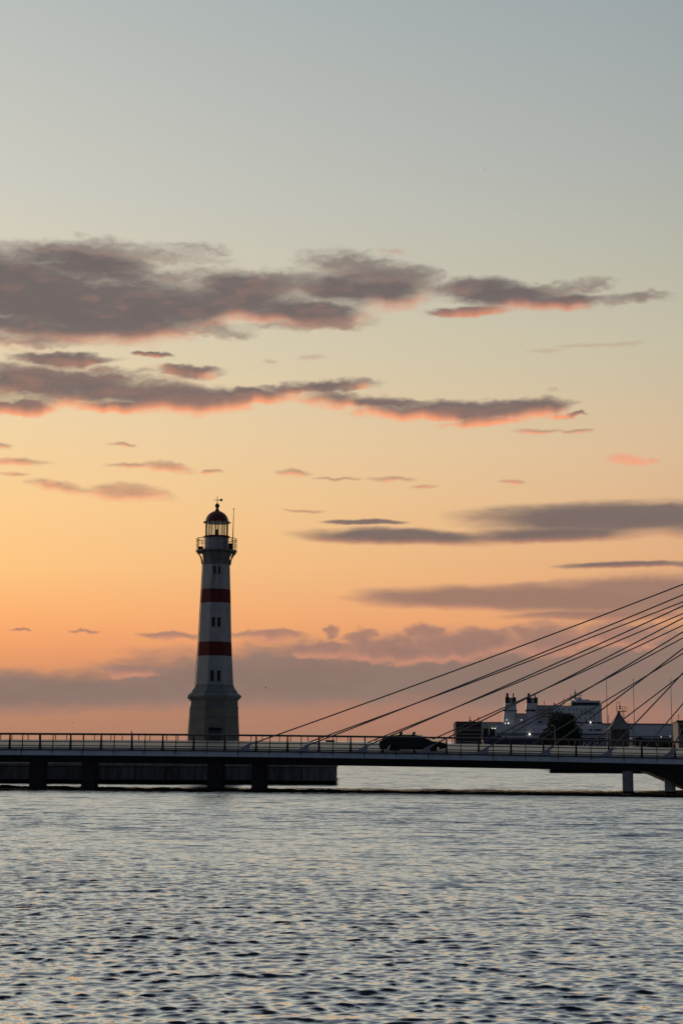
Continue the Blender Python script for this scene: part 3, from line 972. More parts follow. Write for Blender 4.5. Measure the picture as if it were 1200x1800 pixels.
# stay cables, their anchor fins, and the pylon they run to
PYU = 1440.0
NEAR = [(434, 1312, 1023), (537, 1315, 1042), (640, 1314, 1061), (750, 1316, 1082.5), (852, 1317, 1107), (961, 1320, 1137), (1069, 1322.5, 1181), (1177, 1323, 1262)]
FAR = [(528, 1306, 1052.3), (631, 1305, 1072.3), (730, 1305.5, 1092.5), (831, 1306, 1114), (923, 1307, 1140.5), (1023, 1308, 1175.3), (1128, 1309.5, 1226)]
tops = {}
for side, rows, w in (('near', NEAR, 0.03), ('far', FAR, 10.85)):
    zt = []
    for (u, v, vr) in rows:
        s0, z0 = on_bridge(u, v, w)
        slope = (v - vr) / (1200.0 - u) if u < 1150 else 1.9
        sT, zT = on_bridge(PYU, vr - slope * (PYU - 1200), w)
        zt.append(zT)
        z0 = deck(s0) + (0.34 if w < 5 else 0.36)
        # aim: let the cable pass exactly where it leaves the frame
        L = math.hypot(sT - s0, zT - z0)
        pts = []
        for i in range(15):
            f = i / 14.0
            sag = -0.0055 * L * 4 * f * (1 - f)
            pts.append((s0 + (sT - s0) * f, w, z0 + (zT - z0) * f + sag))
        MB().tube(pts, 0.042, 8).build('stay_cable', M['cable'], bridge, smooth=True)
        if w < 5:
            ang = math.atan2(zT - z0, sT - s0)
            zd = deck(s0)
            fin = MB()
            poly = [(s0 - 0.75, zd - 0.06), (s0 + 0.18, zd - 0.06), (s0 + 0.20, zd + 0.34), (s0 + 0.50, zd + 0.52), (s0 + 0.42, zd + 0.58), (s0 - 0.02, zd + 0.40)]
            fin.prism(poly, 'y', -0.03, 0.07)
            fin.build('anchor_fin', M['steel_fin'], bridge, bevel=0.008)
        else:
            zd = deck(s0)
            fin = MB()
            fin.prism([(s0 - 0.7, zd), (s0 + 0.15, zd), (s0 + 0.15, zd + 0.38), (s0, zd + 0.42)], 'y', 10.80, 10.88)
            fin.build('anchor_fin', M['steel_fin'], bridge, bevel=0.008)
    tops[w] = max(zt)
sP = on_bridge(PYU, 1300, 0.03)[0]
for w in (0.03, 10.85):
    s_ = on_bridge(PYU, 1300, w)[0]
    zt = tops[w] + 1.2
    leg = MB()
    leg.hexa([(s_ - 0.1, w - 0.75, -2), (s_ + 2.1, w - 0.75, -2), (s_ + 2.1, w + 0.75, -2), (s_ - 0.1, w + 0.75, -2)],
             [(s_ - 0.05, w - 0.45, zt), (s_ + 1.1, w - 0.45, zt), (s_ + 1.1, w + 0.45, zt), (s_ - 0.05, w + 0.45, zt)])
    leg.build('pylon_leg', M['steel_blue'], bridge, bevel=0.05)

# piers
for (u0, u1, vb) in ((50, 80, 1384), (141.5, 170, 1387), (363, 393, 1388), (441, 469, 1387.5)):
    w = 1.2
    sa = on_bridge(u0, vb, w)[0]
    sb = on_bridge(u1, vb, w)[0]
    zt = deck((sa + sb) / 2) - 0.89
    c = 0.16
    def ring(g, z):
        a, b2, y0, y1 = sa - g, sb + g, w - g, w + 0.55 + g
        return [(a + c, y0, z), (b2 - c, y0, z), (b2, y0 + c, z), (b2, y1 - c, z), (b2 - c, y1, z), (a + c, y1, z), (a, y1 - c, z), (a, y0 + c, z)]
    mb = MB()
    rings = [ring(0.06, -2.0), ring(0.06, 0.12), ring(0.0, 0.2), ring(0.0, zt)]
    mb.add(sum(rings, []), [(j * 8 + k, j * 8 + (k + 1) % 8, (j + 1) * 8 + (k + 1) % 8, (j + 1) * 8 + k) for j in range(3) for k in range(8)] + [tuple(range(7, -1, -1)), tuple(24 + k for k in range(8))])
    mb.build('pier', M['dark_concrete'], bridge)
for (u, vb) in ((1103, 1389), (1177, 1391)):
    w = 1.7
    s_ = on_bridge(u, vb, w)[0]
    col = MB().lathe([(0.36, -2), (0.36, 0.16), (0.352, 0.18), (0.35, deck(s_) - 0.89)], 20, cx=s_, cy=w).build('column', M['concrete'], bridge, smooth=True)
    MB().lathe([(0.366, -0.5), (0.366, 0.14)], 20, cx=s_, cy=w).build('wet_band', M['weed'], col, smooth=True)
# haunch swelling towards the pylon
sh0 = on_bridge(1138, 1357, 0.9)[0]
sh1, zh1 = on_bridge(1200, 1383, 0.9)
zh0 = deck(sh0) - 0.905
slp = (zh1 - zh0) / (sh1 - sh0)
hpoly = [(sh0, zh0 + 0.5), (sh0, zh0)] + [(sh0 + (sh1 - sh0) * f, zh0 + slp * (sh1 - sh0) * f) for f in (0.5, 1.0, 1.8)] + [(sh0 + 9, -1.0), (sh0 + 14, -2.0), (sh0 + 16, -2.0), (sh0 + 16, zh0 + 0.5)]
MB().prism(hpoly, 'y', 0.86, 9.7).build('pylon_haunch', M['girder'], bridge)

# ------------------------------------------------------------------ floating boom in front of the bridge
def build_boom():
    ctrl = [(-200, 1383), (0, 1384.5), (300, 1389.5), (600, 1393.0), (900, 1397.5), (1200, 1402.0), (1400, 1405)]
    P_ = []
    for u, v in ctrl:
        d = ray(u, v)
        t = -EYE.z / d.z
        P_.append(EYE + d * t)
    pts, rs = [], []
    n = 520
    rnd = random.Random(5)
    for i in range(n):
        f = i / (n - 1) * (len(P_) - 1)
        j = min(int(f), len(P_) - 2)
        p = P_[j].lerp(P_[j + 1], f - j)
        pts.append((p.x, p.y, 0.05 + 0.03 * math.sin(i * 0.23) + rnd.uniform(-0.012, 0.012)))
        rs.append(0.095 + 0.025 * math.sin(i * 0.61) * math.sin(i * 0.047) + rnd.uniform(-0.015, 0.02) + 0.045 * max(0, math.sin(i * 0.031 + 0.5)) ** 3)
    o = MB().tube(pts, rs, 8).build('floating_boom', M['weed'], smooth=True)
    tag(o, 'thin black weed-grown floating boom lying on the water before the bridge', 'boom')


build_boom()

# ------------------------------------------------------------------ car on the bridge
def car_side(pts, half, inset, mb):
    """body from a side outline: pts (x, z); the upper edge is pulled in by `inset`"""
    n = len(pts)
    zs = [z for _, z in pts]
    zmin, zmax = min(zs), max(zs)
    vs = []
    for sgn in (-1, 1):
        for x, z in pts:
            f = max(0.0, (z - 0.85) / max(0.01, zmax - 0.85))
            vs.append((x, sgn * (half - inset * f), z))
    fs = [tuple(range(n)), tuple(range(2 * n - 1, n - 1, -1))] + [(k, n + k, n + (k + 1) % n, (k + 1) % n) for k in range(n)]
    return mb.add(vs, fs)


def build_car(root, paint, rack=True):
    body = MB()
    outline = [(-2.22, 0.30), (-1.75, 0.25), (-1.72, 0.42), (-1.52, 0.60), (-1.30, 0.62), (-1.08, 0.52), (-0.98, 0.25), (0.95, 0.25), (1.05, 0.52), (1.26, 0.62), (1.48, 0.60), (1.68, 0.42), (1.72, 0.25),
               (2.18, 0.32), (2.25, 0.55), (2.18, 0.72), (1.85, 0.84), (1.25, 0.93), (0.42, 1.38), (0.1, 1.45), (-0.9, 1.46), (-1.55, 1.38), (-2.12, 0.98), (-2.27, 0.90), (-2.27, 0.55)]
    car_side(outline, 0.88, 0.20, body)
    b = body.build('body', paint, root, bevel=0.03)
    for sgn in (-1, 1):
        for wp in ([(-1.93, 0.99), (-1.42, 1.31), (-0.98, 1.36), (-0.98, 0.97)], [(-0.92, 0.97), (-0.92, 1.36), (0.02, 1.36), (0.02, 0.95)], [(0.08, 0.95), (0.08, 1.35), (0.36, 1.30), (1.02, 0.95)]):
            vs = []
            for o in (0.0, 0.012):
                for x, z in wp:
                    f = max(0.0, (z - 0.85) / 0.61)
                    vs.append((x, sgn * (0.88 - 0.20 * f + 0.004 + o), z))
            n = len(wp)
            MB().add(vs, [tuple(range(n)), tuple(range(2 * n - 1, n - 1, -1))] + [(k, n + k, n + (k + 1) % n, (k + 1) % n) for k in range(n)]).build('side_window', M['car_glass'], b)
    ws = MB()
    ws.hexa([(1.20, -0.70, 0.965), (1.20, 0.70, 0.965), (1.16, 0.70, 0.945), (1.16, -0.70, 0.945)], [(0.47, -0.58, 1.375), (0.47, 0.58, 1.375), (0.42, 0.58, 1.355), (0.42, -0.58, 1.355)])
    ws.build('windscreen', M['car_glass'], b)
    rw = MB()
    rw.hexa([(-2.10, -0.66, 1.03), (-2.06, -0.66, 1.0), (-2.06, 0.66, 1.0), (-2.10, 0.66, 1.03)], [(-1.63, -0.55, 1.365), (-1.60, -0.55, 1.34), (-1.60, 0.55, 1.34), (-1.63, 0.55, 1.365)])
    rw.build('rear_window', M['car_glass'], b)
    for sgn in (-1, 1):
        MB().box(2.17, 2.235, sgn * 0.68 - 0.14, sgn * 0.68 + 0.14, 0.60, 0.70).build('headlight', M['lamp_glass'], b, bevel=0.02)
        MB().box(-2.285, -2.24, sgn * 0.7 - 0.12, sgn * 0.7 + 0.12, 0.72, 0.86).build('tail_light', M['dome_red'], b, bevel=0.02)
        MB().box(0.80, 0.95, sgn * 0.95 - 0.09, sgn * 0.95 + 0.09, 0.96, 1.07).build('wing_mirror', paint, b, bevel=0.03)
        for xw in (-1.30, 1.26):
            wm = MB()
            wm.lathe([(0.20, -0.1), (0.30, -0.11), (0.325, -0.07), (0.325, 0.07), (0.30, 0.11), (0.20, 0.1)], 20)
            wm.v = [(x + xw, z + sgn * 0.78, y + 0.325) for x, y, z in wm.v]
            wh = wm.build('wheel', M['rubber'], root, smooth=True)
            rm = MB().lathe([(0.2, -0.06), (0.2, 0.06)], 12)
            rm.v = [(x + xw, z + sgn * 0.79, y + 0.325) for x, y, z in rm.v]
            rm.build('rim', M['alloy'], wh)
    if rack:
        for xb in (-0.85, 0.02):
            rk = MB()
            rk.box(xb - 0.05, xb + 0.05, -0.62, 0.62, 1.58, 1.62)
            for sgn in (-1, 1):
                rk.box(xb - 0.07, xb + 0.07, sgn * 0.60 - 0.05, sgn * 0.60 + 0.05, 1.42, 1.60)
            rk.build('roof_bar', M['rubber'], root)
    return root


s_car, _ = on_bridge(727, 1315, 3.4)
cp = BA + BE * s_car + BN * 3.45
car = thing('car', 'dark estate car with roof bars driving over the bridge', 'car', (cp.x, cp.y, deck(s_car) + 0.085), BTH)
build_car(car, M['car_paint'])
car.rotation_euler = (R(4.2), -R(0.6), BTH)
car.scale = (1.0, 1.0, 0.79)

# ------------------------------------------------------------------ far right: quay with its tree, tent, poles
QT = 1.4
QX = at(967, 1357, 162).x
quay = MB()
quay.hexa([(QX, 162.12, -2), (190, 162.12, -2), (190, 430, -2), (QX + 42, 430, -2)], [(QX, 162.12, QT - 0.2), (190, 162.12, QT - 0.2), (190, 430, QT - 0.2), (QX + 42, 430, QT - 0.2)])
q_ = quay.build('quay', M['dark_concrete'])
structure(q_)
MB().hexa([(QX - 0.1, 162.0, QT - 0.196), (190, 162.0, QT - 0.196), (190, 430, QT - 0.196), (QX + 41.9, 430, QT - 0.196)], [(QX - 0.1, 162.0, QT), (190, 162.0, QT), (190, 430, QT), (QX + 41.9, 430, QT)]).build('cap_slab', M['paving'], q_)
MB().box(QX - 0.04, 190, 162.04, 162.5, -1.5, 0.35).build('weed_band', M['weed'], q_)
x = QX
while x < 62:
    MB().box(x + 0.02, x + 2.96, 162.06 + random.uniform(-0.02, 0.03), 162.4, 0.352, QT - 0.2).build('wall_panel', M['wall_a'], q_, bevel=0.02)
    x += 3.0


def ground(u, Y, v=1310):
    p = at(u, v, Y)
    return Vector((p.x, Y, QT))


def leaf_cloud(mb, lobes, n, size, rnd):
    for _ in range(n):
        c, r = rnd.choice(lobes)
        while True:
            d = Vector((rnd.uniform(-1, 1), rnd.uniform(-1, 1), rnd.uniform(-1, 1)))
            if 0.15 < d.length < 1:
                break
        d = d * (d.length ** -0.35)
        p = Vector((c[0] + d.x * r[0], c[1] + d.y * r[1], c[2] + d.z * r[2]))
        a = Vector((rnd.gauss(0, 1), rnd.gauss(0, 1), rnd.gauss(0, 1))).normalized()
        b2 = a.orthogonal().normalized()
        s = size * rnd.uniform(0.6, 1.4)
        a, b2 = a * s, b2 * s * 0.55
        mb.add([p - a, p + b2, p + a, p - b2], [(0, 1, 2, 3)])


def make_tree(name, label, u, Y, h, w, seed, nleaf, size=0.11, group=None, trunk=0.9):
    rnd = random.Random(seed)
    g = ground(u, Y)
    t = thing(name, label, 'tree', g, 0, group)
    tr = MB()
    tr.tube([(0, 0, -0.1), (0.05, 0, trunk * 0.6), (-0.03, 0.04, trunk * 1.4), (0.06, 0, h * 0.7)], [0.16, 0.13, 0.10, 0.03], 8)
    tk = tr.build('trunk', M['bark'], t, smooth=True)
    lobes = []
    for i in range(13):
        a = rnd.uniform(0, 2 * math.pi)
        f = rnd.uniform(0.0, 1.0)
        zc = trunk + (h - trunk) * (0.14 + 0.68 * f)
        rad = w * 0.5 * (1.0 - 0.55 * abs(f - 0.35)) * rnd.uniform(0.35, 0.72)
        c = (math.cos(a) * rad, math.sin(a) * rad, zc)
        rr = w * rnd.uniform(0.15, 0.26)
        lobes.append((c, (rr, rr, rr * rnd.uniform(0.75, 1.1))))
        lm = MB().tube([(0, 0, min(zc * 0.6, h * 0.5)), (c[0] * 0.6, c[1] * 0.6, zc * 0.9), c], [0.06, 0.04, 0.015], 5)
        lm.build('limb', M['bark'], t)
    lobes.append(((0, 0, trunk + (h - trunk) * 0.40), (w * 0.30, w * 0.30, (h - trunk) * 0.36)))
    lobes.append(((w * 0.17, 0, h * 0.86), (w * 0.15, w * 0.15, h * 0.13)))
    lobes.append(((-w * 0.12, 0, h * 0.72), (w * 0.17, w * 0.15, h * 0.13)))
    lobes.append(((-w * 0.36, 0, h * 0.42), (w * 0.14, w * 0.14, h * 0.12)))
    lobes.append(((w * 0.36, 0, h * 0.36), (w * 0.15, w * 0.14, h * 0.13)))
    mb = MB()
    leaf_cloud(mb, lobes, nleaf, size, rnd)
    me = bpy.data.meshes.new('crown')
    me.from_pydata(mb.v, [], mb.f)
    me.materials.append(M['leaf_dark'])
    put('crown', me, t)
    return t


make_tree('broadleaf_tree', 'dark round leafy tree on the quay in front of the white ferry', 985, 188, 5.5, 5.4, 3, 12000, 0.13, trunk=0.7)
for i, (u, Y, h_, w_, lab) in enumerate(((1123, 205, 2.7, 1.9, 'small dark round bush right of the pointed tent'), (1150, 215, 2.2, 3.0, 'low wide dark bush on the quay between two flagpoles'),
                                        (1176, 212, 2.5, 2.4, 'dark bush beside the rightmost flagpole'))):
    rnd = random.Random(40 + i)
    g = ground(u, Y)
    t = thing('bush', lab, 'bush', g, 0, 'bushes on the quay')
    MB().tube([(0, 0, -0.05), (0.02, 0, h_ * 0.5)], [0.06, 0.03], 6).build('stem', M['bark'], t)
    lobes = [((rnd.uniform(-1, 1) * w_ * 0.3, rnd.uniform(-1, 1) * 0.4, h_ * rnd.uniform(0.3, 0.72)), (w_ * 0.26, 0.5, h_ * 0.27)) for _ in range(7)]
    mb = MB()
    leaf_cloud(mb, lobes, 2600, 0.11, rnd)
    me = bpy.data.meshes.new('foliage')
    me.from_pydata(mb.v, [], mb.f)
    me.materials.append(M['leaf_mid' if i == 1 else 'leaf_dark'])
    put('foliage', me, t)

# pointed tent
TY = 200.0
tg = ground(1088, TY)
tent = thing('pavilion_tent', 'pointed grey canvas tent with a sweeping concave roof on the quay', 'tent', tg)
sc = TY / FPX
zt = lambda v: at(1088, v, TY).z - QT
half = 19.5 * sc
prof = [(1.0, 1282), (0.99, 1280.5), (0.74, 1276.0), (0.50, 1270.0), (0.30, 1263.5), (0.13, 1257.0), (0.03, 1251.5)]
roof = MB()
vs, fs = [], []
for f, v in prof:
    r = half * f
    for (a, b2) in ((-1, -1), (1, -1), (1, 1), (-1, 1)):
        vs.append((a * r, b2 * r, zt(v)))
for j in range(len(prof) - 1):
    for k in range(4):
        fs.append((j * 4 + k, j * 4 + (k + 1) % 4, (j + 1) * 4 + (k + 1) % 4, (j + 1) * 4 + k))
fs.append(tuple(4 * (len(prof) - 1) + k for k in range(4)))
roof.add(vs, fs)
rf = roof.build('canvas_roof', M['canvas'], tent)
for (a, b2) in ((-1, -1), (1, -1), (1, 1), (-1, 1)):
    MB().tube([(a * half * f, b2 * half * f, zt(v) + 0.03) for f, v in prof], 0.055, 6).build('ridge_trim', M['canvas_trim'], rf)
    MB().tube([(a * half * 0.97, b2 * half * 0.97, 0), (a * half * 0.97, b2 * half * 0.97, zt(1282))], 0.05, 6).build('tent_pole', M['pole'], tent)
for k in range(6):
    x0 = -half * 0.75 + k * half * 0.25
    MB().box(x0 + 0.01, x0 + half * 0.25 - 0.01, half * 0.72, half * 0.75, 0, zt(1282.5)).build('canvas_wall', M['canvas_wall'], tent)
for k in range(4):
    x0 = -half * 0.75 + k * half * 0.375
    MB().box(x0 + 0.01, x0 + half * 0.375 - 0.01, -half * 0.75, -half * 0.72, 0, zt(1282.5)).build('canvas_wall', M['canvas_wall'], tent)
MB().lathe([(0.06, zt(1252)), (0.09, zt(1250.6)), (0.02, zt(1249))], 8).build('finial', M['canvas_trim'], tent)

# lattice mast with a work platform behind the tent
MY = 230.0
mg = ground(1091.5, MY)
mast = thing('lattice_mast', 'thin lattice mast with railed platform and aerials behind the pointed tent', 'mast', mg)
mz = lambda v: at(1091, v, MY).z - QT
ms = MY / FPX
for (a, b2) in ((-1, -1), (1, -1), (1, 1), (-1, 1)):
    MB().tube([(a * 4.5 * ms, b2 * 4.5 * ms, 0), (a * 4.5 * ms, b2 * 4.5 * ms, mz(1250))], 0.04, 6).build('leg', M['dark_steel'], mast)
zz = 0.5
flip = 1
while zz < mz(1252):
    for s_ in (-1, 1):
        MB().tube([(-4.5 * ms * flip, s_ * 4.5 * ms, zz), (4.5 * ms * flip, s_ * 4.5 * ms, zz + 0.7)], 0.022, 5).build('brace', M['dark_steel'], mast)
    zz += 0.7
    flip = -flip
MB().box(-8 * ms, 9.5 * ms, -8 * ms, 8 * ms, mz(1250.8), mz(1249.8)).build('platform', M['dark_steel'], mast)
for xx in (-8, -3, 1.5, 5, 9.5):
    MB().tube([(xx * ms, -7.6 * ms, mz(1250)), (xx * ms, -7.6 * ms, mz(1242))], 0.025, 5).build('railing_post', M['dark_steel'], mast)
for v in (1242, 1246):
    MB().tube([(-8 * ms, -7.6 * ms, mz(v)), (9.5 * ms, -7.6 * ms, mz(v))], 0.02, 5).build('rail', M['dark_steel'], mast)
MB().tube([(-1.5 * ms, 0, mz(1250)), (-1.5 * ms, 0, mz(1233))], 0.035, 6).build('aerial', M['dark_steel'], mast)
MB().box(-2.6 * ms, -0.2 * ms, -0.12, 0.12, mz(1247), mz(1240)).build('equipment_box', M['dark_steel'], mast)
fl = MB().tube([(-7.5 * ms, 0, mz(1250)), (-7.4 * ms, 0, mz(1235.5)), (-6.2 * ms, 0, mz(1233.4)), (-4.0 * ms, 0, mz(1234.2)), (-3.2 * ms, 0, mz(1236))], 0.03, 6)
fl.build('davit', M['dark_steel'], mast)

# flagpoles
for i, (u, vt, lab) in enumerate(((1067.5, 1188, 'bare flagpole at the right end of the ferry superstructure'), (1115, 1194, 'bare flagpole right of the pointed tent'), (1181, 1191, 'bare flagpole nearest the right edge of the picture'))):
    FY = 195.0 + 4 * i
    g = ground(u, FY)
    fp = thing('flagpole', lab, 'flagpole', g, 0, 'bare flagpoles on the quay')
    top = at(u, vt, FY).z - QT
    MB().tube([(0, 0, 0), (0, 0, top * 0.5), (0, 0, top)], [0.055, 0.045, 0.028], 8).build('pole', M['pole'], fp, smooth=True)
    MB().lathe([(0.03, top), (0.06, top + 0.05), (0.02, top + 0.1)], 8).build('knob', M['pole'], fp, smooth=True)
    MB().lathe([(0.13, 0), (0.12, 0.12), (0.06, 0.15)], 10).build('foot', M['pole'], fp)

# street lamp in front of the tree
SY = 178.0
g = ground(975, SY)
sl = thing('street_lamp', 'slim grey street lamp in front of the dark tree', 'street lamp', g)
sz = at(975, 1275.5, SY).z - QT
MB().tube([(0, 0, 0), (0, 0, sz - 0.08), (-0.12, 0, sz)], [0.06, 0.04, 0.035], 8).build('post', M['pole'], sl, smooth=True)
MB().tube([(-0.10, 0, sz), (-0.42, 0, sz + 0.02)], 0.05, 8).build('lamp_head', M['pole'], sl)

# harbour hut cut by the right edge
HY = 205.0
g = ground(1207, HY)
hut = thing('harbour_hut', 'small grey harbour hut with flat overhanging roof at the right edge', 'hut', g)
hz = lambda v: at(1200, v, HY).z - QT
hs = HY / FPX
MB().box(-15 * hs, 30 * hs, 0, 3.2, 0, hz(1269)).build('wall', M['hut'], hut)
MB().box(-19 * hs, 34 * hs, -0.35, 3.5, hz(1268.9), hz(1266.2)).build('roof', M['dark_steel'], hut, bevel=0.02)
for k in range(3):
    wn = MB().box((-11 + 13 * k) * hs, (-2 + 13 * k) * hs, -0.03, 0.05, hz(1290), hz(1275)).build('window', M['car_glass'], hut)
    MB().box((-11.8 + 13 * k) * hs, (-1.2 + 13 * k) * hs, -0.06, 0.0, hz(1291.2), hz(1290.05)).build('sill', M['dark_steel'], wn)
ae = MB()
ae.tube([(-11 * hs, 1.0, hz(1267)), (-11 * hs, 1.0, hz(1255))], 0.03, 6)
ae.tube([(-13 * hs, 1.0, hz(1258)), (-9 * hs, 1.0, hz(1258))], 0.025, 6)
ae.tube([(-12.5 * hs, 1.0, hz(1262)), (-9.5 * hs, 1.0, hz(1262))], 0.025, 6)
ae.build('aerial', M['dark_steel'], hut)

# low harbour shed and the white car parked on the quay
SHY = 235.0
g = ground(1165, SHY)
shed = thing('harbour_shed', 'long low dark shed with pale roof edge behind the bushes', 'shed', g)
shz = lambda v: at(1165, v, SHY).z - QT
ss_ = SHY / FPX
MB().box(-52 * ss_, 70 * ss_, 0, 5, 0, shz(1299.5)).build('wall', M['dark_concrete'], shed)
MB().box(-54 * ss_, 72 * ss_, -0.3, 5.3, shz(1299.4), shz(1296.5)).build('roof', M['hut'], shed)
for k in range(7):
    MB().box((-46 + 15 * k) * ss_, (-37 + 15 * k) * ss_, -0.04, 0.03, 0.05, shz(1303)).build('shed_door', M['ship_dark'], shed)
for u_, v_ in ((1160, 1295.2), (1176, 1294.0)):
    p = at(u_, v_, SHY)
    MB().lathe([(0.05, -0.06), (0.10, 0.0), (0.05, 0.06)], 8, cx=p.x - g.x, cy=-0.42, caps=True).build('lit_lamp', mat('shed_lamp', (1, 1, 0.9), 0.4, emit=(1, 0.95, 0.8, 0.7)), shed).location.z = p.z - QT
WY = 176.0
g = ground(1128, WY)
pc = thing('parked_car', 'white parked car seen just above the bridge rail near the tent', 'car', g, R(2))
build_car(pc, M['white_paint'], rack=False)
pc.location.z = at(1128, 1311.5, WY).z - 1.46
pc_g = pc.location.z

# ------------------------------------------------------------------ ferry
FY = 1000.0
fg = at(1030, 1316, FY)
ferry = thing('ferry', 'white and navy passenger ferry with twin funnels moored beyond the bridge', 'ferry', (fg.x, FY, 0))
fx = lambda u: at(u, 1290, FY).x - fg.x
fz = lambda v: at(1000, v, FY).z


def fbox(name, m, u0, u1, v0, v1, d0, d1, parent=ferry, bevel=0.0):
    return MB().box(fx(u0), fx(u1), d0, d1, fz(v0), fz(v1)).build(name, m, parent, bevel=bevel)


hull = MB()
hz0, hz1 = -1.0, fz(1293.2)
hull.hexa([(fx(852), 1, hz0), (fx(1235), 1, hz0), (fx(1235), 25, hz0), (fx(852), 25, hz0)], [(fx(846), 0, hz1), (fx(1262), 0, hz1), (fx(1262), 26, hz1), (fx(846), 26, hz1)])
hull_o = hull.build('hull', M['ship_navy'], ferry)
fbox('white_stripe', M['ship_white'], 880, 1262, 1296.6, 1294.4, -0.12, 0.5, hull_o)
fbox('upper_side', M['ship_white'], 872, 1240, 1293.1, 1274.5, 0.2, 25.8)
fbox('navy_stripe', M['ship_navy'], 872, 1100, 1291.6, 1289.4, -0.1, 0.4)
stern = fbox('stern_deck', M['ship_grey'], 838, 884, 1281, 1269.5, 1.5, 24)
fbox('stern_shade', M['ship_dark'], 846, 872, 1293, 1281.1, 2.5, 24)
for u in (847, 858, 870):
    fbox('stern_post', M['ship_grey'], u, u + 2.4, 1293, 1281.05, 1.6, 2.4)
fbox('stern_house', M['ship_grey'], 905, 925, 1276, 1254, 3, 22)
fbox('mid_house', M['ship_grey'], 944, 990, 1276, 1239.5, 3, 23)
for v in (1247.5, 1253.5, 1259.5):
    fbox('deck_edge', M['ship_dark'], 948, 990, v + 0.9, v, 2.6, 3.05)
acc = fbox('accommodation', M['ship_white'], 974, 1058, 1274.4, 1240.5, 0.6, 25.4)
fbox('accommodation_front', M['ship_white'], 1014, 1058.6, 1240.4, 1237.9, 1.2, 25)
wh = fbox('wheelhouse', M['ship_white'], 1004, 1056, 1234.6, 1231.2, 0.4, 25.6)
fbox('wheelhouse_glass', M['ship_dark'], 1005, 1055, 1239.6, 1234.7, 1.0, 25.0)
fbox('wheelhouse_house', M['ship_white'], 1016, 1040, 1231.1, 1228.8, 8, 20)


def funnel(u0, u1, ut0, ut1, vb):
    mb = MB()
    y0, y1 = 4.0, 13.0
    mb.hexa([(fx(u0), y0, fz(vb)), (fx(u1), y0, fz(vb)), (fx(u1), y1, fz(vb)), (fx(u0), y1, fz(vb))],
            [(fx(ut0), y0 + 1, fz(1236)), (fx(ut1), y0 + 1, fz(1236)), (fx(ut1), y1 - 1, fz(1236)), (fx(ut0), y1 - 1, fz(1236))])
    f = mb.build('funnel', M['ship_white'], ferry)
    MB().box(fx(u0 + 1.2), fx(u1 + 0.2), y0 + 0.25, y1, fz(1250.2), fz(1248.8)).build('funnel_band', M['ship_navy'], f)
    MB().box(fx(ut0), fx(ut0 + 7.4), y0 + 1.2, y1 - 1.2, fz(1235.9), fz(1225.4)).build('smoke_cap', M['ship_dark'], f)
    MB().box(fx(ut1 - 5.6), fx(ut1), y0 + 1.2, y1 - 1.2, fz(1235.9), fz(1225.6)).build('smoke_cap', M['ship_dark'], f)
    MB().box(fx(ut0 + 7.45), fx(ut1 - 5.65), y0 + 2.2, y1 - 2, fz(1235.9), fz(1226.4)).build('smoke_grille', M['ship_grey'], f)
    for uu, vt, wd in ((ut0 + 4.6, 1218.2, 4.6), (ut1 - 4.0, 1218.0, 2.2)):
        MB().lathe([(wd * 0.19, fz(1226)), (wd * 0.19, fz(vt))], 10, cx=fx(uu), cy=8).build('exhaust_pipe', M['ship_dark'], f)


funnel(884.5, 910.5, 889.5, 908.8, 1277)
funnel(922.5, 950, 927.5, 947.2, 1291)
fwd = fbox('fore_deck_house', M['ship_grey'], 1058.2, 1190, 1280, 1272.2, 2.0, 24)
fbox('fore_deck_roof', M['ship_dark'], 1058.2, 1191, 1272.1, 1271.0, 1.6, 24.4)
for u0, u1 in ((1062, 1070), (1141, 1149), (1171, 1177), (1184, 1190)):
    fbox('deck_opening', M['ship_dark'], u0, u1, 1281, 1274, 1.7, 2.1)
wm_ = MB().box(-0.42, 0.42, -0.12, 0.12, -0.42, 0.42).mesh('window', M['ship_dark'])
wl_ = MB().box(-1.25, 1.25, -0.12, 0.12, -0.5, 0.5).mesh('window', M['ship_dark'])


def fwin(me, u, v, d, parent):
    put('window', me, parent, (fx(u), d, fz(v)))


for v in (1247, 1255):
    for u in (982, 990, 1001, 1009, 1015, 1022, 1030, 1037, 1044):
        fwin(wm_, u, v, 0.6, acc)
for u in (1020, 1029, 1038, 1044):
    fwin(wm_, u, 1263, 0.6, acc)
for u in (1018, 1022.5, 1032, 1036.5, 1043, 1051, 1055.5):
    fwin(wl_, u, 1270.3, 0.6, acc)
for u in (902, 922, 937.5, 955, 1020, 1038, 1047, 1053):
    fwin(wl_ if u > 1015 else wm_, u, 1283, 0.2, ferry)
for u in (929, 937.5):
    fwin(wl_, u, 1248.5, 4.2, ferry)
fwin(wl_, 950.5, 1269.5, 2.9, ferry)
# masts and radar
mst = MB()
mst.hexa([(fx(1013), 10, fz(1229)), (fx(1018), 10, fz(1229)), (fx(1018), 14, fz(1229)), (fx(1013), 14, fz(1229))], [(fx(1014.5), 11, fz(1214)), (fx(1016.5), 11, fz(1214)), (fx(1016.5), 13, fz(1214)), (fx(1014.5), 13, fz(1214))])
ma = mst.build('radar_mast', M['ship_white'], ferry)
fbox('mast_platform', M['ship_grey'], 1012, 1019.5, 1221.6, 1220.8, 9, 15, ma)
fbox('mast_platform', M['ship_grey'], 1012.5, 1019, 1217, 1216.2, 9, 15, ma)
MB().tube([(fx(1016.2), 12, fz(1214)), (fx(1016.2), 12, fz(1210.5))], 0.25, 6).build('aerial', M['ship_dark'], ma)
fbox('radar_post', M['ship_grey'], 1024.2, 1025.4, 1228.7, 1221.8, 11, 12)
fbox('radar_scanner', M['ship_dark'], 1020.5, 1029.5, 1221.7, 1221.0, 11, 12)
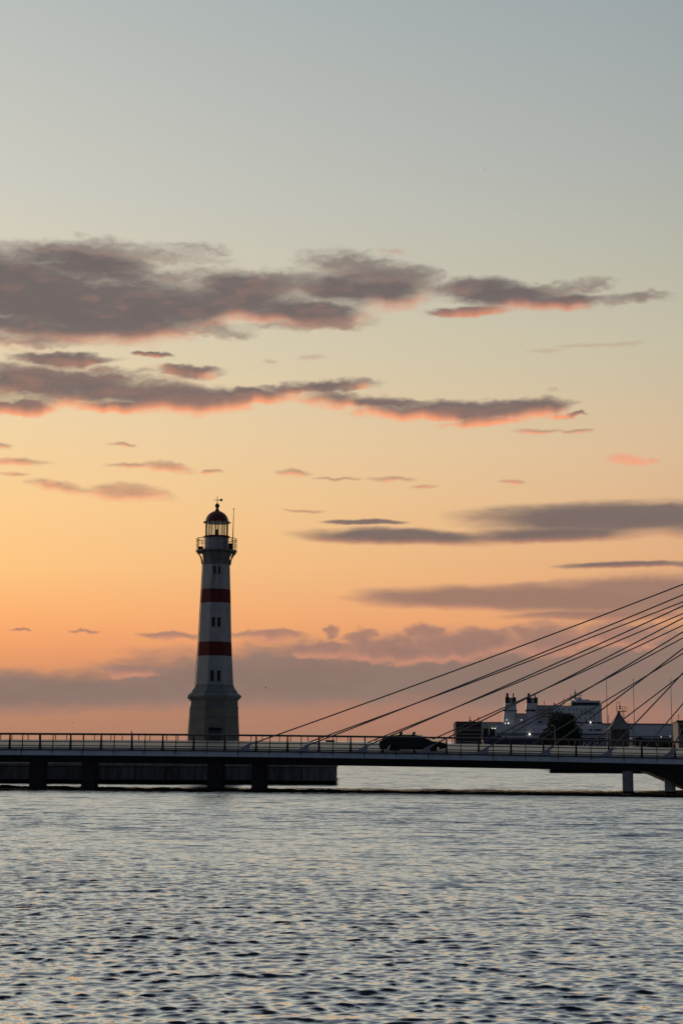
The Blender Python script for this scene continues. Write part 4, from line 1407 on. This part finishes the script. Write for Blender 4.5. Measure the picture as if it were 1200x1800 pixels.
MB().lathe([(1.6, fz(1228.7)), (2.0, fz(1226.5)), (1.2, fz(1224.8)), (0.2, fz(1224.4))], 12, cx=fx(1022), cy=9).build('radome', M['ship_white'], ferry, smooth=True)
MB().tube([(fx(1008.5), 12, fz(1231)), (fx(1008.5), 12, fz(1218))], 0.25, 6).build('aerial', M['ship_dark'], ferry)
for u, v in ((961, 1231), (996, 1226), (1075, 1256), (1109, 1266)):
    MB().tube([(fx(u), 12, fz(1240 if u < 1010 else 1272)), (fx(u), 12, fz(v))], 0.2, 6).build('aerial', M['ship_dark'], ferry)
fbox('crane_arm', M['ship_grey'], 976, 979, 1239.4, 1235, 8, 12)
# deck lamps that are lit
for u, v, r in ((930, 1291, 0.62), (1037.5, 1269.8, 0.50), (893.5, 1271.7, 0.42), (888, 1272, 0.26), (890.5, 1266, 0.24), (916.5, 1266, 0.26), (865, 1281, 0.28), (869.5, 1281, 0.30)):
    d = -0.6 if u in (930,) else (0.2 if u > 1000 else 0.9)
    lm = MB().lathe([(r * 0.5, -r * 0.8), (r, 0), (r * 0.5, r * 0.8)], 10)
    put('lit_lamp', lm.mesh('lit_lamp', M['ship_lamp']), ferry, (fx(u), d, fz(v)))


def lettering(text, u0, u1, v0, v1, d, m, parent, shear=0.0):
    cu = bpy.data.curves.new('lettering', 'FONT')
    cu.body = text
    cu.extrude = 0.02
    cu.shear = shear
    o = bpy.data.objects.new('tmp_text', cu)
    COL.objects.link(o)
    bpy.context.view_layer.update()
    me = bpy.data.meshes.new_from_object(o.evaluated_get(bpy.context.evaluated_depsgraph_get()))
    bpy.data.objects.remove(o)
    xs = [v.co.x for v in me.vertices]
    ys = [v.co.y for v in me.vertices]
    x0, x1, y0, y1 = min(xs), max(xs), min(ys), max(ys)
    for v in me.vertices:
        a = (v.co.x - x0) / (x1 - x0)
        b2 = (v.co.y - y0) / (y1 - y0)
        e = v.co.z
        v.co = (fx(u0) + (fx(u1) - fx(u0)) * a, d - e, fz(v0) + (fz(v1) - fz(v0)) * b2)
    me.materials.clear()
    me.materials.append(m)
    return put('lettering', me, parent)


lettering('FINNLINES', 1000, 1071, 1311.8, 1303.6, -0.05, M['ship_white'], hull_o, 0.25)
lettering('FINNLINES', 1020, 1044, 1253.2, 1249.6, 0.52, M['ship_navy'], acc, 0.2)

# dark waterside block left of the ferry
BY = 940.0
bg_ = at(823, 1312, BY)
blk = thing('waterside_block', 'dark brown flat-roofed block at the stern of the ferry', 'building', (bg_.x, BY, 0))
bx = lambda u: at(u, 1290, BY).x - bg_.x
bz = lambda v: at(823, v, BY).z
MB().box(bx(800.5), bx(846), 0, 18, -1, bz(1270)).build('wall', M['brick_dark'], blk)
MB().box(bx(799.5), bx(847), -0.8, 18.8, bz(1269.9), bz(1268.3)).build('roof', M['ship_dark'], blk)
for v in (1283.5, 1290, 1296.5, 1303):
    MB().box(bx(801), bx(846), -0.35, 0.1, bz(v + 0.8), bz(v)).build('floor_band', M['ship_grey'], blk)
bw_ = MB().box(-0.8, 0.8, -0.1, 0.2, -0.75, 0.75).mesh('window', M['hollow'])
for v in (1276, 1286.8, 1293.5, 1300):
    for k in range(8):
        put('window', bw_, blk, (bx(805 + 5.2 * k), 0, bz(v)))
for u, v in ((827, 1259), (842, 1260)):
    MB().tube([(bx(u), 6, bz(1268.4)), (bx(u), 6, bz(v))], 0.3, 6).build('aerial', M['ship_dark'], blk)
MB().box(bx(825), bx(829), 3, 8, bz(1268.2), bz(1265.5)).build('roof_plant', M['ship_grey'], blk)

# ------------------------------------------------------------------ far harbour edge, distant marks
KY = 900.0
far = MB()
pts = []
rnd = random.Random(9)
u = 596
while u < 845:
    w_ = rnd.uniform(4, 9)
    a, b2 = at(u, 1303, KY).x, at(u + w_, 1303, KY).x
    top = rnd.uniform(0.9, 2.6)
    far.hexa([(a, KY - 3, -1), (b2, KY - 3, -1), (b2, KY + 6, -1), (a, KY + 6, -1)], [(a + 0.4, KY, top), (b2 - 0.4, KY, top * rnd.uniform(0.8, 1.1)), (b2 - 0.4, KY + 4, top), (a + 0.4, KY + 4, top)])
    u += w_ * 0.93
o = far.build('rubble_breakwater', M['brick_dark'])
tag(o, 'distant low dark rubble breakwater left of the ferry', 'breakwater')
p = at(581, 1303, 880)
barge = thing('barge', 'tiny dark boxy barge on the horizon right of the lighthouse', 'boat', (p.x, 880, 0))
bs = 880 / FPX
MB().hexa([(-11 * bs, 0, -0.3), (11 * bs, 0, -0.3), (11 * bs, 5, -0.3), (-11 * bs, 5, -0.3)], [(-12 * bs, -0.3, 1.2), (13 * bs, -0.3, 1.5), (13 * bs, 5.3, 1.5), (-12 * bs, 5.3, 1.2)]).build('hull', M['ship_dark'], barge)
MB().box(-9 * bs, 7 * bs, 0.4, 4.4, 1.2, 3.9).build('deckhouse', M['ship_dark'], barge, bevel=0.1)
MB().tube([(-4 * bs, 2, 3.9), (-4 * bs, 2, 5.4)], 0.08, 6).build('mast', M['ship_dark'], barge)
p = at(231.5, 1300, 1500)
bc = thing('sea_beacon', 'faint slender beacon far out left of the lighthouse', 'beacon', (p.x, 1500, 0))
MB().lathe([(0.8, -1), (0.6, 8), (0.5, 10.4)], 12).build('tower', M['hut'], bc, smooth=True)
MB().lathe([(0.8, 10.41), (0.8, 10.8), (0.5, 10.9), (0.5, 12.0), (0.1, 12.6)], 12).build('lantern', M['hut'], bc)


# ------------------------------------------------------------------ gulls
def gull(label, u, v, Y, bank, flap, yaw):
    p = at(u, v, Y)
    g = thing('gull', label, 'bird', p, R(yaw), 'gulls in flight')
    g.rotation_euler = (R(bank), 0, R(yaw))
    b = MB()
    b.tube([(-0.24, 0, 0.0), (-0.16, 0, 0.0), (0, 0, -0.01), (0.14, 0, 0.01), (0.21, 0, 0.03), (0.25, 0, 0.02)], [0.012, 0.04, 0.07, 0.055, 0.035, 0.01], 8)
    b.prism([(-0.22, 0.0), (-0.34, -0.06), (-0.34, 0.06)], 'z', -0.006, 0.006)
    b.build('body', M['feather'], g, smooth=True)
    for s_ in (-1, 1):
        w = MB()
        ys = [0.03, 0.28, 0.62]
        zz_ = [0.02, 0.02 + 0.28 * math.sin(R(flap)), 0.02 + 0.28 * math.sin(R(flap)) - 0.12]
        ch = [(0.09, -0.09), (0.10, -0.06), (-0.05, -0.10)]
        vs = []
        for y_, z_, (c0, c1) in zip(ys, zz_, ch):
            vs += [(c0, s_ * y_, z_ + 0.008), (c1, s_ * y_, z_ + 0.008), (c1, s_ * y_, z_ - 0.008), (c0, s_ * y_, z_ - 0.008)]
        fs = [(j * 4 + k, j * 4 + (k + 1) % 4, (j + 1) * 4 + (k + 1) % 4, (j + 1) * 4 + k) for j in range(2) for k in range(4)] + [(0, 1, 2, 3), (8, 9, 10, 11)]
        w.add(vs, fs)
        w.build('wing', M['feather'], g)


gull('small gull gliding low at the far left above the bridge rail', 128, 1270, 560, 20, 30, 70)
gull('small gull banking steeply right of the lighthouse', 467, 1208.5, 480, 70, 20, 40)
gull('tiny gull low in the sky just left of the lighthouse', 245, 1253.5, 900, 15, 25, 80)
gull('lone speck of a gull high in the clear sky', 852, 298, 620, 30, 20, 30)
